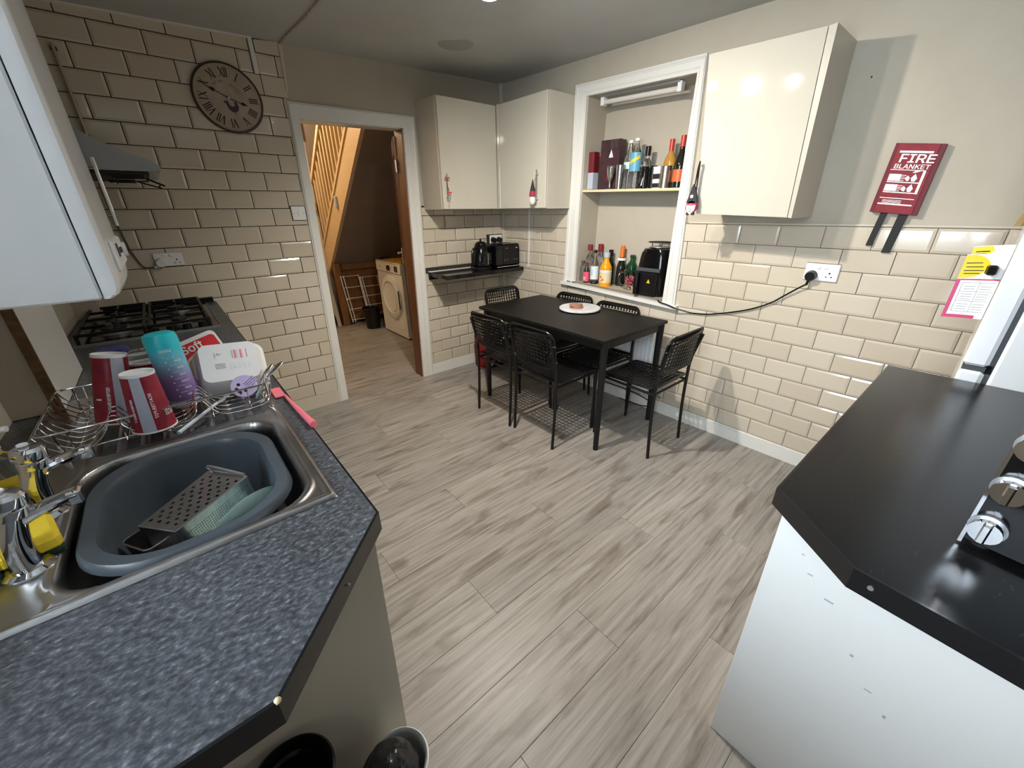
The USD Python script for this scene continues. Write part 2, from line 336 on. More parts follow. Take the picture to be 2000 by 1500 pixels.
# --- tiles
def tile_mesh(u0, u1, w0, w1, bev=.0105, h=.0092, e=.0056):
    b = min(bev, .3*min(u1-u0, w1-w0)); V = []
    for z, d in ((0, 0), (e, 0), (h, b)):
        V += [(u0+d, w0+d, z), (u1-d, w0+d, z), (u1-d, w1-d, z), (u0+d, w1-d, z)]
    F = []
    for k in (0, 4):
        for j in range(4):
            a, b2 = k+j, k+(j+1) % 4; F += [(a, b2, b2+4), (a, b2+4, a+4)]
    F += [(8, 9, 10), (8, 10, 11)]; return trimesh.Trimesh(np.array(V, float), np.array(F), process=False)
def lay_tiles(parent, to3d, region, rows, joints, holes, gap):
    """rows = [(z0, z1, phase)]; joints: width; to3d = (origin, xdir, ydir)"""
    n = 0; hole = unary_union(holes) if holes else None
    for (z0, z1, u0, wd) in rows:
        ub0, ub1 = region; k = math.floor((ub0-u0)/wd)
        while u0+k*wd < ub1:
            a, b = max(u0+k*wd+gap/2, ub0), min(u0+(k+1)*wd-gap/2, ub1); k += 1
            if b-a < .006: continue
            p = sbox(a, z0+gap/2, b, z1-gap/2); q = p if hole is None else p.difference(hole)
            for g in getattr(q, 'geoms', [q]):
                if g.is_empty or g.area < 2e-4: continue
                mn = g.bounds
                if abs(g.area-(mn[2]-mn[0])*(mn[3]-mn[1])) < 1e-7: m = tile_mesh(mn[0], mn[2], mn[1], mn[3])
                else: m = ext(g.simplify(1e-5), .0085)
                part(parent, 'tile', orient(m, *to3d), M['tile_glaze_%d' % RNG.integers(0, 3)], False); n += 1
    return n

# --- wall_far: tiled left part with the hob and clock, plaster over the door, tiled corner
wf = thing('wall_far', 'far kitchen wall with cream metro tiles and a doorway to the hall', 'wall', (-1.5, .06, 0), kind=S)
dq = [(-1.712, -.01), (-1.672, 1.965), (-.962, 1.985), (-1.012, -.01)]
wall = Polygon([(-3.05, -.02), (.05, -.02), (.05, 2.5), (-3.05, 2.5)]).difference(Polygon(dq))
part(wf, 'plaster', quady(wall, .12, .0), M['paint_magnolia'], False)
gl = Polygon([(-3.0, .1), (-1.79, .1), (-1.735, 2.05), (-1.718, 2.36), (-3.0, 2.34)])
part(wf, 'grout', quady(gl, 0, -.0035), M['grout_dark'], False)
TX = (0, 0, 0)
sock_far = sbox(-2.614, 1.138, -2.482, 1.214); switch_far = sbox(-1.84, 1.370, -1.746, 1.462)
lim = Polygon([(-1.775, .0), (-1.722, 2.06), (-1.714, 2.06), (-1.70, 2.6), (0, 2.6), (0, 0)])
rows = []
for k in range(-1, 23):
    z0 = .1+.1035*k if k >= 0 else .0
    if k < 0: continue
    z1 = z0+.1035
    if z0 < 2.33: rows.append((z0, z1, (-2.5485 if k % 2 == 0 else -2.4475)+.0, .2015))
trunk = [Polygon([(-3, 2.296), (-1.86, 2.332), (-1.70, 2.345), (-1.70, 2.6), (-3, 2.6)]), sbox(-1.876, 2.165, -1.846, 2.6)]
# rows measured in the photo: joints of the row at z 1.345-1.445 stand at -2.35, of the row above at -2.45
rows = [(a, b, (-2.3495 if (round((a-.1)/.1035) % 2 == 0) else -2.4475), .2015) for a, b, _, _ in rows]
lay_tiles(wf, ((0, -.0003, 0), *FAR), (-3.0, -1.70), rows, None, [lim, sock_far, switch_far]+trunk, .0042)
# right part of the far wall, between the door frame and the corner
gr = Polygon([(-.905, .1), (-.015, .1), (-.015, 1.46), (-.862, 1.46)])
part(wf, 'grout', quady(gr, 0, -.0035), M['grout_dark'], False)
rowsR = [(.1+.1035*k, .1+.1035*(k+1), (-.676 if k % 2 == 0 else -.576), .2035) for k in range(8)]
rowsR += [(.9715+.1035*k, min(.9715+.1035*(k+1), 1.45), (-.553 if k in (2,) else (-.655 if k % 2 == 1 else -.553)), .206) for k in range(5)]
limR = [Polygon([(-2, 0), (-.909, 0), (-.862, 1.6), (-2, 1.6)]), sbox(-.218, 1.118, -.03, 1.214)]
lay_tiles(wf, ((0, -.0003, 0), *FAR), (-.92, -.028), rowsR, None, limR, .0042)

# --- wall_right: tiled dado, niche, painted above
wr = thing('wall_right', 'long painted wall with a cream tiled dado and a deep niche', 'wall', (.11, -2, 0), kind=S)
NI = [(-.966, 2.142), (-1.759, 2.112), (-1.745, .845), (-.941, .872)]       # niche opening
NO = [(-.860, 2.222), (-1.800, 2.190), (-1.838, .800), (-.822, .838)]       # outer edge of its frame
wp = Polygon([(.12, -.02), (-4.65, -.02), (-4.65, 2.5), (.12, 2.5)]).difference(Polygon(NI))
def quadx_poly(p, x0, x1):
    m = ext(p, abs(x1-x0)); v = np.array(m.vertices); return trimesh.Trimesh(np.stack([v[:, 2]+min(x0, x1), v[:, 0], v[:, 1]], 1), m.faces, process=False)
part(wr, 'plaster', quadx_poly(wp, 0, .212), M['paint_magnolia'], False)
part(wr, 'niche_back', quadx([(-.80, 2.3), (-1.9, 2.3), (-1.9, .7), (-.80, .7)], .212, .24), M['paint_magnolia'], False)
NOp = Polygon(NO).buffer(.001)
g1 = Polygon([(-.01, .09), (-3.32, .09), (-3.32, 1.338), (-1.6, 1.338), (-.9, 1.338), (-.9, 1.45), (-.01, 1.45)]).difference(Polygon(NI))
part(wr, 'grout', quadx_poly(g1, -.0035, 0), M['grout_grey'], False)
flip = lambda p: Polygon([(-y, z) for y, z in p.exterior.coords])
sock_r = sbox(2.518, 1.066, 2.664, 1.156)
rw = []
for k in range(12):
    z0 = .0895+.10345*k; rw.append((z0, z0+.10345, (2.3535 if k % 2 == 1 else 2.4495), .1995))
lay_tiles(wr, ((-.0003, 0, 0), *RIGHT), (1.50, 3.30), rw, None, [flip(NOp), sock_r], .0034)
rw2 = [(a, b, (.9565 if i % 2 == 1 else 1.052), .1995) for i, (a, b, _, _) in enumerate(rw) if b < .85]
lay_tiles(wr, ((-.0003, 0, 0), *RIGHT), (.012, 1.4985), rw2, None, [flip(NOp)], .0034)
rw3 = [(.8140, .9175, .052, .1995), (.9175, .9660, .152, .2)]+[(.966+.1045*k, min(.966+.1045*(k+1), 1.45), (.218 if k % 2 == 1 else .318), .2055) for k in range(5)]
lay_tiles(wr, ((-.0003, 0, 0), *RIGHT), (.012, .86), rw3, None, [flip(NOp)], .0034)
part(wr, 'tile_edge_trim', bx(-.011, 0, -3.30, -1.84, 1.332, 1.343, .003), M['paint_pale'], False)

# --- other walls
wl = thing('wall_left', 'left kitchen wall with the window over the sink', 'wall', (-3.1, -2, 0), kind=S)
wq = Polygon([(.12, -.02), (-4.65, -.02), (-4.65, 2.5), (.12, 2.5)]).difference(Polygon([(-2.29, 1.0), (-3.56, 1.0), (-3.56, 2.14), (-2.29, 2.14)]))
part(wl, 'plaster', quadx_poly(wq, -3.2, -3.0), M['paint_pale'], False)
wb = thing('wall_back', 'back kitchen wall behind the photographer', 'wall', (-1.5, -4.7, 0), kind=S)
part(wb, 'plaster', bx(-3.2, .25, -4.75, -4.65, -.02, 2.5), M['paint_magnolia'], False)
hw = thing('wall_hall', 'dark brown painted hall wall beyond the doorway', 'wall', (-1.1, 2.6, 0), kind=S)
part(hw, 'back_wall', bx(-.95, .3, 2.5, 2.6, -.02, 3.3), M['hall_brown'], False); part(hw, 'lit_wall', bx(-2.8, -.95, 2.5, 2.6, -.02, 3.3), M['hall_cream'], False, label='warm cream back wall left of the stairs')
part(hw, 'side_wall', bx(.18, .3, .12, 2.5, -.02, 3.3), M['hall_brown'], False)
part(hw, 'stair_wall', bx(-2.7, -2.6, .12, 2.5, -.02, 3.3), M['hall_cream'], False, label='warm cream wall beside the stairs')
part(hw, 'upper_wall', bx(-2.7, .3, .02, .12, 2.5, 3.3), M['hall_cream'], False)
hc = thing('ceiling_hall', 'cream ceiling over the stairwell', 'ceiling', (-1.2, 1.2, 3.35), kind=S)
part(hc, 'plaster', bx(-2.8, .3, .0, 2.6, 3.3, 3.4), M['hall_cream'], False)

# --- trim
bl = thing('baseboard_left', 'white skirting board under the tiles by the hob', 'skirting board', (-2.3, 0, 0), kind=S)
part(bl, 'board', quady([(-2.40, .0), (-1.775, .0), (-1.775, .085), (-1.775, .1), (-2.40, .1)], 0, -.016), M['paint_pale'])
bf = thing('baseboard_far', 'white skirting board between the door frame and the corner', 'skirting board', (-.45, 0, 0), kind=S)
part(bf, 'board', quady([(-.912, 0), (0, 0), (0, .1), (-.908, .1)], 0, -.016), M['white_gloss'])
br = thing('baseboard_right', 'white skirting board along the tiled wall', 'skirting board', (0, -1.6, 0), kind=S)
part(br, 'board', cat(bx(-.018, 0, -3.32, -.016, 0, .078), bx(-.013, 0, -3.32, -.016, .078, .089, .003)), M['white_gloss'])
tr = thing('trim_1', 'white plastic trunking along the ceiling and down beside the clock', 'trunking', (-2.3, 0, 2.3), kind=S)
part(tr, 'trunking', cat(quady([(-3.0, 2.296), (-1.85, 2.332), (-1.85, 2.365), (-3.0, 2.335)], 0, -.024), bx(-1.872, -1.848, -.018, 0, 2.168, 2.34, .003)), M['white_gloss'], False)
t2 = thing('trim_2', 'painted boxing strip in the corner beside the corner cupboards', 'trim', (-.01, -.01, 0), kind=S)
part(t2, 'strip', cat(bx(-.03, 0, -.03, 0, .095, 2.40, .004)), M['paint_pale'], False)
t3 = thing('trim_3', 'painted upright bead at the edge of the tiles over the door frame', 'trim', (-1.7, 0, 2.2), kind=S)
part(t3, 'bead', quady([(-1.716, 2.10), (-1.706, 2.10), (-1.690, 2.35), (-1.712, 2.35)], 0, -.014), M['paint_pale'], False)
# door frame
df = thing('trim_4', 'grey-white painted door frame around the open doorway', 'door frame', (-1.34, 0, 0), kind=S)
def arch(q, name, d=.018):
    part(df, name, quady(q, 0, -d), M['white_gloss'], False)
arch([(-1.778, 0), (-1.712, 0), (-1.672, 1.965), (-1.728, 2.052)], 'jamb_moulding'); arch([(-1.012, 0), (-.912, 0), (-.860, 2.066), (-.958, 1.985)], 'jamb_moulding')
arch([(-1.672, 1.965), (-.958, 1.985), (-.860, 2.066), (-1.728, 2.052)], 'head_moulding')
part(df, 'raised_edge', cat(tube([(-.925, -.018, 0), (-.876, -.018, 2.058)], .008, 6), tube([(-.965, -.018, 0), (-.918, -.018, 2.02)], .005, 6), tube([(-1.71, -.018, 2.04), (-.88, -.018, 2.054)], .007, 6), tube([(-1.764, -.018, .0), (-1.718, -.018, 2.04)], .007, 6)), M['white_gloss'])
part(df, 'lining', cat(quady([(-1.712, 0), (-1.708, 0), (-1.668, 1.965), (-1.672, 1.965)], .12, 0), quady([(-1.672, 1.961), (-.962, 1.981), (-.962, 1.985), (-1.672, 1.965)], .12, 0)), M['white_gloss'], False)
part(df, 'hinge_lining', quady([(-1.018, 0), (-1.012, 0), (-.962, 1.985), (-.968, 1.985)], .12, -.002), M['mahogany'], False, label='dark brown lining on the hinge side')
# open brown door leaf, swung into the hall
D0, ang, DL = np.array([-.985, .125]), 66.5, .765
dr = thing('door_1', 'dark brown wooden door standing open into the hall', 'door', (D0[0], D0[1], 0), kind=S)
def leaf(u0, u1, t0, t1, z0, z1, b=.003):
    m = bx(u0, u1, t0, t1, z0, z1, b); return move(rot(m, (0, 0, 1), ang), D0[0], D0[1], 0)
part(dr, 'panel', leaf(.09, DL-.09, -.028, -.008, .2, 1.86), M['mahogany'], False)
for u in ((0, .1), (DL-.1, DL)): part(dr, 'stile', leaf(u[0], u[1], -.036, 0, .01, 1.95), M['mahogany'], False)
for z in ((.01, .22), (.95, 1.1), (1.84, 1.95)): part(dr, 'rail', leaf(.1, DL-.1, -.036, 0, *z), M['mahogany'], False)
part(dr, 'handle', cat(leaf(DL-.075, DL-.035, 0, .008, .93, 1.08), leaf(DL-.062, DL-.048, .004, .045, 1.03, 1.045), leaf(DL-.16, DL-.048, .035, .048, 1.03, 1.045)), M['white_gloss'], label='pale lever handle')
for z in (.25, 1.7): part(dr, 'hinge', leaf(-.012, .006, -.01, .004, z, z+.09), M['grey_metal'])

# window over the sink (beside the camera): frame, two casements, sill
wn = thing('window_1', 'white framed kitchen window over the sink', 'window', (-3.1, -2.92, 1.0), kind=S)
def wfr(y0, y1, z0, z1): return bx(-3.16, -3.10, y0, y1, z0, z1, .005)
part(wn, 'frame', cat(wfr(-3.56, -2.29, 1.0, 1.06), wfr(-3.56, -2.29, 2.08, 2.14), wfr(-3.56, -3.50, 1.06, 2.08), wfr(-2.35, -2.29, 1.06, 2.08), wfr(-2.95, -2.90, 1.06, 2.08)), M['white_plastic'])
part(wn, 'pane', bx(-3.136, -3.130, -3.50, -2.95, 1.06, 2.08), M['pane'], False); part(wn, 'pane', bx(-3.136, -3.130, -2.90, -2.35, 1.06, 2.08), M['pane'], False)
part(wn, 'window_sill', bx(-3.10, -2.985, -3.58, -2.27, .985, 1.0, .004), M['white_plastic'])

# niche frame, shelf board, sill
nf = thing('trim_5', 'white painted moulded frame around the wall niche', 'niche frame', (0, -1.33, .85), kind=S)
part(nf, 'jamb_moulding', quadx([NO[0], NI[0], NI[3], (-.832, .872), NO[3]], -.024, 0), M['white_gloss'], False); part(nf, 'jamb_moulding', quadx([NI[1], NO[1], NO[2], (-1.745, .80)], -.024, 0), M['white_gloss'], False)
part(nf, 'head_moulding', quadx([NO[0], NO[1], NI[1], NI[0]], -.024, 0), M['white_gloss'], False)
def lp(a, b, t): return (-.024, a[0]+(b[0]-a[0])*t, a[1]+(b[1]-a[1])*t)
for t, r in ((.2, .008), (.72, .005)):
    for i, j in ((0, 1), (1, 2), (0, 3)): part(nf, 'bead', tube([lp(NO[i], NI[i], t), lp(NO[j], NI[j], t)], r, 6), M['white_gloss'])
ZS = lambda y: .866+.0445*(y+.81)                 # the sill slopes a little
ZH = lambda y: 1.556+.0235*(y+.97)                # so does the shelf
def sill_slab(y0, y1, x0, x1, th, zf):
    return quadx([(y0, zf(y0)), (y1, zf(y1)), (y1, zf(y1)-th), (y0, zf(y0)-th)], x0, x1)
ns = thing('trim_6', 'white painted sill board along the bottom of the niche', 'sill', (0, -1.33, .84), kind=S)
part(ns, 'board', cat(sill_slab(-.805, -1.862, -.045, 0, .024, ZS), sill_slab(-.945, -1.745, 0, .212, .024, ZS)), M['white_gloss'], False)
sh = thing('niche_shelf', 'thin painted shelf board across the niche holding drinks', 'shelf', (.1, -1.36, 1.54))
part(sh, 'board', sill_slab(-.958, -1.752, .004, .21, .016, ZH), M['paint_pale'], False)
part(sh, 'front_edge', sill_slab(-.958, -1.752, -.001, .004, .016, ZH), M['potato'], False, label='bare wooden front edge')

# boxed pier with raw chipboard edge, corner boxing
pr = thing('wall_pier', 'boxed-in white pier with a raw chipboard edge between sink and hob', 'wall', (-2.95, -1.35, .91), kind=S)
part(pr, 'boxing', bx(-3.0, -2.921, -1.56, -1.14, .912, 1.30), M['paint_pale'], False)
part(pr, 'side_board', bx(-2.917, -2.899, -1.556, -1.14, .912, 1.30), M['white_panel'], False)
part(pr, 'raw_edge', bx(-2.921, -2.8985, -1.5625, -1.556, .912, 1.30), M['chipboard'], False, label='brown raw chipboard edge strip')
cb = thing('wall_boxing', 'small painted pipe boxing in the corner behind the hob', 'wall', (-2.95, -.06, .91), kind=S)
part(cb, 'boxing', bx(-3.0, -2.905, -.13, 0, .912, 2.3), M['paint_magnolia'], False)

# ------------------------------------------------------------------ worktops and units
# sink run along the left wall
WT = .91
wpoly = Polygon([(-3.0, 0), (-2.392, 0), (-2.396, -2.546), (-2.607, -2.766), (-3.0, -2.766)])
sinkhole = rrect(-2.838, -2.462, -2.436, -1.990, .07)
bc = thing('base_unit', 'cream base unit run under the sink and hob with its plain end panel', 'kitchen unit', (-2.7, -1.2, 0))
part(bc, 'end_panel', quady([(-2.995, .0), (-2.409, .0), (-2.392, .87), (-2.995, .87)], -2.47, -2.488), M['cream_panel'], False)
part(bc, 'end_plinth', bx(-2.99, -2.43, -2.47, -2.462, 0, .12), M['cream_panel'], False)
for k, (a, b) in enumerate(((-2.46, -1.99), (-1.985, -1.49), (-1.485, -.99), (-.985, -.41))): part(bc, 'door', bx(-2.43, -2.412, a, b, .15, .86, .002), M['cream_door'], False)
part(bc, 'carcass', cat(bx(-2.985, -2.432, -2.462, -.02, .15, .72), bx(-2.985, -2.94, -2.46, -.02, .72, .86), bx(-2.46, -2.432, -2.46, -.02, .72, .86)), M['cream_side'], False); part(bc, 'plinth', bx(-2.46, -2.445, -2.462, -.02, 0, .15), M['cream_panel'], False)
wt = thing('sink_worktop', 'speckled blue-grey laminate worktop with a cut corner, holding the sink', 'worktop', (-2.7, -1.4, WT))
part(wt, 'laminate', move(ext(wpoly.difference(sinkhole), .04), 0, 0, WT-.04), M['speckle_worktop'], False)
eg = Polygon([(-2.3885, -.0), (-2.392, 0), (-2.396, -2.5445), (-2.6085, -2.7655), (-3.0, -2.7655), (-3.0, -2.770), (-2.607, -2.770), (-2.3925, -2.548)])
part(wt, 'edging_strip', move(ext(eg, .041), 0, 0, WT-.0405), M['worktop_edge'], False, label='glossy black edging strip')
part(wt, 'upstand', bx(-2.905, -2.40, -.018, -.012, WT, WT+.028), M['dark_worktop'], False); part(wt, 'sealant_bead', bx(-2.905, -2.40, -.0185, -.010, WT+.028, WT+.032), M['grout_grey'], False)
part(wt, 'chipped_corner', move(trimesh.creation.icosphere(1, .0042), -2.607, -2.767, WT-.001), M['potato'], label='pale chip where the edging has broken away')
for q in ((-2.3905, -2.50), (-2.49, -2.6465)): part(wt, 'pin', cyl((q[0], q[1], WT-.02), (q[0]+.004, q[1]-.003, WT-.02), .0025, 8), M['grey_metal'])

# stainless sink: one pressed sheet
def sd_rrect(x, y, x0, x1, y0, y1, r):
    qx = np.abs(x-(x0+x1)/2)-(x1-x0)/2+r; qy = np.abs(y-(y0+y1)/2)-(y1-y0)/2+r
    return np.minimum(np.maximum(qx, qy), 0)+np.hypot(np.maximum(qx, 0), np.maximum(qy, 0))-r
ss = lambda t: np.clip(t, 0, 1)**2*(3-2*np.clip(t, 0, 1))
X = np.linspace(-2.946, -2.435, 128); Y = np.linspace(-2.453, -1.50, 238); XX, YY = np.meshgrid(X, Y)
Zs = np.full(XX.shape, WT+.004)
do = sd_rrect(XX, YY, -2.946, -2.435, -2.453, -1.50, .008)
Zs += .004*ss((do+.020)/.008)-.007*ss((do+.004)/.004)
drn = sd_rrect(XX, YY, -2.812, -2.462, -1.962, -1.53, .02)
rib = np.clip(1.6*np.cos(2*np.pi*(XX+2.462)/.0437)-.5, -.2, 1)
Zs += -.004*ss(-drn/.01)+.0042*rib*ss(-drn/.02)
shelf_d = sd_rrect(XX, YY, -2.93, -2.826, -2.44, -1.53, .02); Zs += -.003*ss(-shelf_d/.006)
bw = sd_rrect(XX, YY, -2.832, -2.468, -2.431, -1.996, .075); Zs += -.17*ss((-bw-.002)/.03)
Zs += .003*np.exp(-((bw-.008)/.006)**2)
I = np.arange(XX.size).reshape(XX.shape)
F = np.concatenate([np.stack([I[:-1, :-1], I[:-1, 1:], I[1:, 1:]], -1).reshape(-1, 3), np.stack([I[:-1, :-1], I[1:, 1:], I[1:, :-1]], -1).reshape(-1, 3)])
sk = thing('sink', 'stainless steel inset sink with a ribbed drainer', 'sink', (-2.69, -2.0, WT))
part(sk, 'pressed_sheet', trimesh.Trimesh(np.stack([XX.ravel(), YY.ravel(), Zs.ravel()], 1), F, process=False), M['steel_sink'], True)
part(sk, 'waste_outlet', move(lathe([(.012, .002), (.03, .004), (.036, .001), (.036, 0)], 24), -2.66, -2.2, WT-.166), M['chrome'])

# grey washing-up bowl sitting in the sink
BX0, BX1, BY0, BY1, BZ = -2.812, -2.488, -2.418, -2.022, WT+.002
wb_ = thing('washing_up_bowl', 'dark blue-grey plastic washing-up bowl standing in the sink', 'bowl', (-2.65, -2.22, WT-.15))
def ring(off, z, r):
    p = rrect(BX0+off, BX1-off, BY0+off, BY1-off, r, 10); c = np.array(p.exterior.coords)[:-1]
    if Polygon(c).exterior.is_ccw is False: c = c[::-1]
    bul = .012*np.sin(np.pi*np.clip((c[:, 0]-BX0)/(BX1-BX0), 0, 1)); c[:, 1] += np.where(c[:, 1] < -2.22, -bul*.5, bul*.6)
    return np.column_stack([c, np.full(len(c), z)])
prof = [(.070, -.150, .06), (.052, -.140, .075), (.040, -.08, .09), (.030, -.014, .10), (.026, -.004, .105), (.024, 0, .107), (.004, .004, .117), (0, -.001, .118), (-.002, -.012, .119), (.004, -.016, .118), (.020, -.012, .108), (.036, -.075, .095), (.048, -.142, .08), (.060, -.150, .07)]
R_ = [ring(o, BZ+z, r) for o, z, r in prof]; n_ = len(R_[0]); V_ = np.vstack(R_+[[R_[0].mean(0)], [R_[-1].mean(0)]]); F_ = []
for i in range(len(R_)-1):
    for j in range(n_):
        a, b = i*n_+j, i*n_+(j+1) % n_; F_ += [(a, b, b+n_), (a, b+n_, a+n_)]
for j in range(n_): F_ += [(len(V_)-2, (j+1) % n_, j), (len(V_)-1, (len(R_)-1)*n_+j, (len(R_)-1)*n_+(j+1) % n_)]
mb = trimesh.Trimesh(V_, np.array(F_), process=False)
if mb.volume < 0: mb.invert()
part(wb_, 'shell', mb, M['grey_bowl'], 40)

# peninsula worktop, white end panel
pt = thing('peninsula_worktop', 'black laminate worktop with a cut corner running out from the fridge', 'worktop', (-1.3, -3.3, WT))
pp = Polygon([(-.735, -3.022), (-1.762, -3.008), (-1.884, -3.152), (-1.925, -3.66), (-.735, -3.66)])
part(pt, 'laminate', move(ext(pp, .038), 0, 0, WT-.038), M['dark_worktop'], False)
part(pt, 'edging_strip', move(ext(Polygon([(-.735, -3.022), (-1.762, -3.008), (-1.884, -3.152), (-1.925, -3.66), (-1.930, -3.66), (-1.889, -3.150), (-1.764, -3.003), (-.735, -3.017)]), .040), 0, 0, WT-.0395), M['worktop_edge'], False, label='glossy black edging strip')
part(pt, 'pin', cyl((-1.889, -3.175, WT-.017), (-1.893, -3.175, WT-.017), .004, 10), M['grey_metal'])
pu = thing('peninsula_unit', 'white base unit under the black peninsula worktop, its end panel scuffed', 'kitchen unit', (-1.2, -3.3, 0))
part(pu, 'end_panel', bx(-1.70, -1.68, -3.66, -3.016, 0, WT-.039, .001), M['white_panel'], False)
part(pu, 'back_panel', bx(-1.68, -.75, -3.04, -3.022, 0, WT-.039), M['white_panel'], False); part(pu, 'carcass', bx(-1.68, -.75, -3.64, -3.04, .1, WT-.039), M['cream_side'], False)
for (yy, zz, w, h) in ((-3.09, .70, .010, .003), (-3.13, .66, .016, .004), (-3.20, .56, .006, .006), (-3.24, .50, .012, .003), (-3.07, .74, .005, .003), (-3.28, .46, .005, .008)):
    part(pu, 'scuff', bx(-1.7004, -1.6998, yy-w, yy, zz, zz+h), M['print_grey'], False)

# mini oven on the peninsula
mo = thing('mini_oven', 'black countertop mini oven with chrome knobs on the black worktop', 'oven', (-1.5, -3.45, WT))
def parto(th, nm, m, mt, smooth=30, label=None): return part(th, nm, rot(m, (0, 0, 1), -8.5, (-1.69, -3.249, 0)), mt, smooth, label)
parto(mo, 'casing', bx(-1.688, -1.38, -3.655, -3.249, WT+.008, WT+.235, .006), M['black_plastic'], False)
parto(mo, 'front_panel', bx(-1.694, -1.688, -3.36, -3.249, WT+.010, WT+.232, .002), M['black_gloss'], False)
parto(mo, 'door', bx(-1.696, -1.688, -3.652, -3.364, WT+.022, WT+.225, .003), M['dark_glass'], False)
parto(mo, 'door_handle', cat(tube([(-1.722, -3.63, WT+.2), (-1.722, -3.39, WT+.2)], .006, 8), cyl((-1.722, -3.60, WT+.2), (-1.694, -3.60, WT+.2), .004, 8), cyl((-1.722, -3.42, WT+.2), (-1.694, -3.42, WT+.2), .004, 8)), M['chrome'])
parto(mo, 'trim_strip', bx(-1.6965, -1.693, -3.2515, -3.247, WT+.004, WT+.225), M['chrome'], False, label='thin chrome strip up the front corner')
for k in range(3):
    zc = WT+.046+k*.074; kn = parto(mo, 'knob', cat(cyl((-1.690, -3.268, zc), (-1.716, -3.268, zc), .0185, 20), bx(-1.724, -1.713, -3.273, -3.263, zc-.017, zc+.017, .002)), M['chrome'])
    parto(kn, 'collar', cyl((-1.694, -3.268, zc), (-1.699, -3.268, zc), .0215, 20), M['grey_metal'])
for q in ((-1.67, -3.27), (-1.67, -3.63), (-1.40, -3.27), (-1.40, -3.63)): parto(mo, 'foot', move(disc(.012, .009, 12), q[0], q[1], WT), M['black_matte'])

# fridge freezer
fr = thing('fridge_freezer', 'tall white fridge freezer beside the black worktop', 'fridge', (-.43, -3.45, 0))
part(fr, 'cabinet', bx(-.728, -.13, -3.80, -3.247, .03, 1.80, .008), M['white_enamel'], False)
part(fr, 'upper_door', bx(-.730, -.13, -3.235, -3.178, .958, 1.80, .010), M['white_enamel'], False)
part(fr, 'lower_door', bx(-.730, -.13, -3.235, -3.178, .06, .944, .010), M['white_enamel'], False)
part(fr, 'door_seal', cat(bx(-.718, -.14, -3.249, -3.233, .965, 1.79), bx(-.718, -.14, -3.249, -3.233, .07, .938)), M['grey_gap'], False)
part(fr, 'hinge', bx(-.722, -.66, -3.232, -3.182, .943, .959), M['grey_gap'], False)
for q in ((-.69, -3.21), (-.17, -3.21), (-.69, -3.76), (-.17, -3.76)): part(fr, 'foot', move(disc(.02, .062, 12), q[0], q[1], 0), M['black_matte'])

# boiler on the left wall
bo = thing('boiler', 'white wall-hung boiler with a rounded front cover over the sink', 'boiler', (-2.83, -1.83, 1.265))
part(bo, 'casing', bx(-3.0, -2.684, -2.018, -1.640, 1.265, 2.02, .004), M['white_enamel'], False)
hp = rrect(-2.681, -2.645, -2.020, -1.638, .003); fc = []
arc = [(-2.681, -2.020), (-2.664, -2.020), (-2.657, -2.017), (-2.652, -2.010), (-2.650, -2.0), (-2.647, -1.9), (-2.646, -1.83), (-2.647, -1.76), (-2.650, -1.66), (-2.654, -1.648), (-2.664, -1.639), (-2.681, -1.638)]
cov = ext(Polygon(arc), 1.0); V = np.array(cov.vertices)
part(bo, 'front_cover', cat(*[move(trimesh.Trimesh(np.array([p for a in (0, 1) for p in [(( -2.681 + (x+2.681)*(s0, s1)[a]), y, (z0, z1)[a]) for x, y in arc]]), np.array([(j, (j+1) % 12, 12+(j+1) % 12) for j in range(12)]+[(j, 12+(j+1) % 12, 12+j) for j in range(12)]+[(0, j+1, j) for j in range(1, 11)]+[(12, 12+j, 13+j) for j in range(1, 11)]), process=False)) for (z0, z1, s0, s1) in ((1.266, 1.272, .45, .75), (1.272, 1.285, .75, .95), (1.285, 1.30, .95, 1.0), (1.30, 2.02, 1.0, 1.0))]), M['white_enamel'], 25)
part(bo, 'control_panel', bx(-2.652, -2.642, -1.96, -1.69, 1.31, 1.372, .004), M['white_plastic'], False)
part(bo, 'display_slot', bx(-2.6425, -2.6405, -1.90, -1.86, 1.335, 1.362), M['grey_gap'], False)
for q in (-1.83, -1.80): part(bo, 'button', cyl((-2.643, q, 1.345), (-2.6385, q, 1.345), .006, 12), M['grey_gap'])
part(bo, 'dial', cyl((-2.643, -1.74, 1.342), (-2.634, -1.74, 1.342), .016, 20), M['white_plastic'])

# wall cupboard beyond the boiler, its long bar handle
wc = thing('wall_cupboard', 'narrow cream wall cupboard between boiler and cooker hood with a long steel handle', 'cupboard', (-2.85, -1.2, 1.36))
part(wc, 'carcass', bx(-3.0, -2.722, -1.6, -.80, 1.35, 2.07), M['cream_side'], False); part(wc, 'door', bx(-2.720, -2.702, -1.6, -.80, 1.35, 2.07, .002), M['cream_door'], False)
part(wc, 'handle', cat(tube([(-2.672, -.872, 1.38), (-2.672, -.872, 1.615)], .006, 10), cyl((-2.704, -.872, 1.415), (-2.672, -.872, 1.415), .004, 8), cyl((-2.704, -.872, 1.585), (-2.672, -.872, 1.585), .004, 8)), M['chrome'], label='slim steel bar handle on two posts')
pi = thing('gas_pipe', 'thin upright painted pipe clipped to the tiles above the cooker hood', 'pipe', (-2.70, -.02, 1.6))
part(pi, 'tube', tube([(-2.694, -.022, 1.62), (-2.697, -.022, 2.150)], .007, 10), M['copper_pipe'])
for z in (1.78, 2.13): part(pi, 'clip', bx(-2.708, -2.684, -.024, -.0098, z-.008, z+.008, .002), M['cable_brown'])

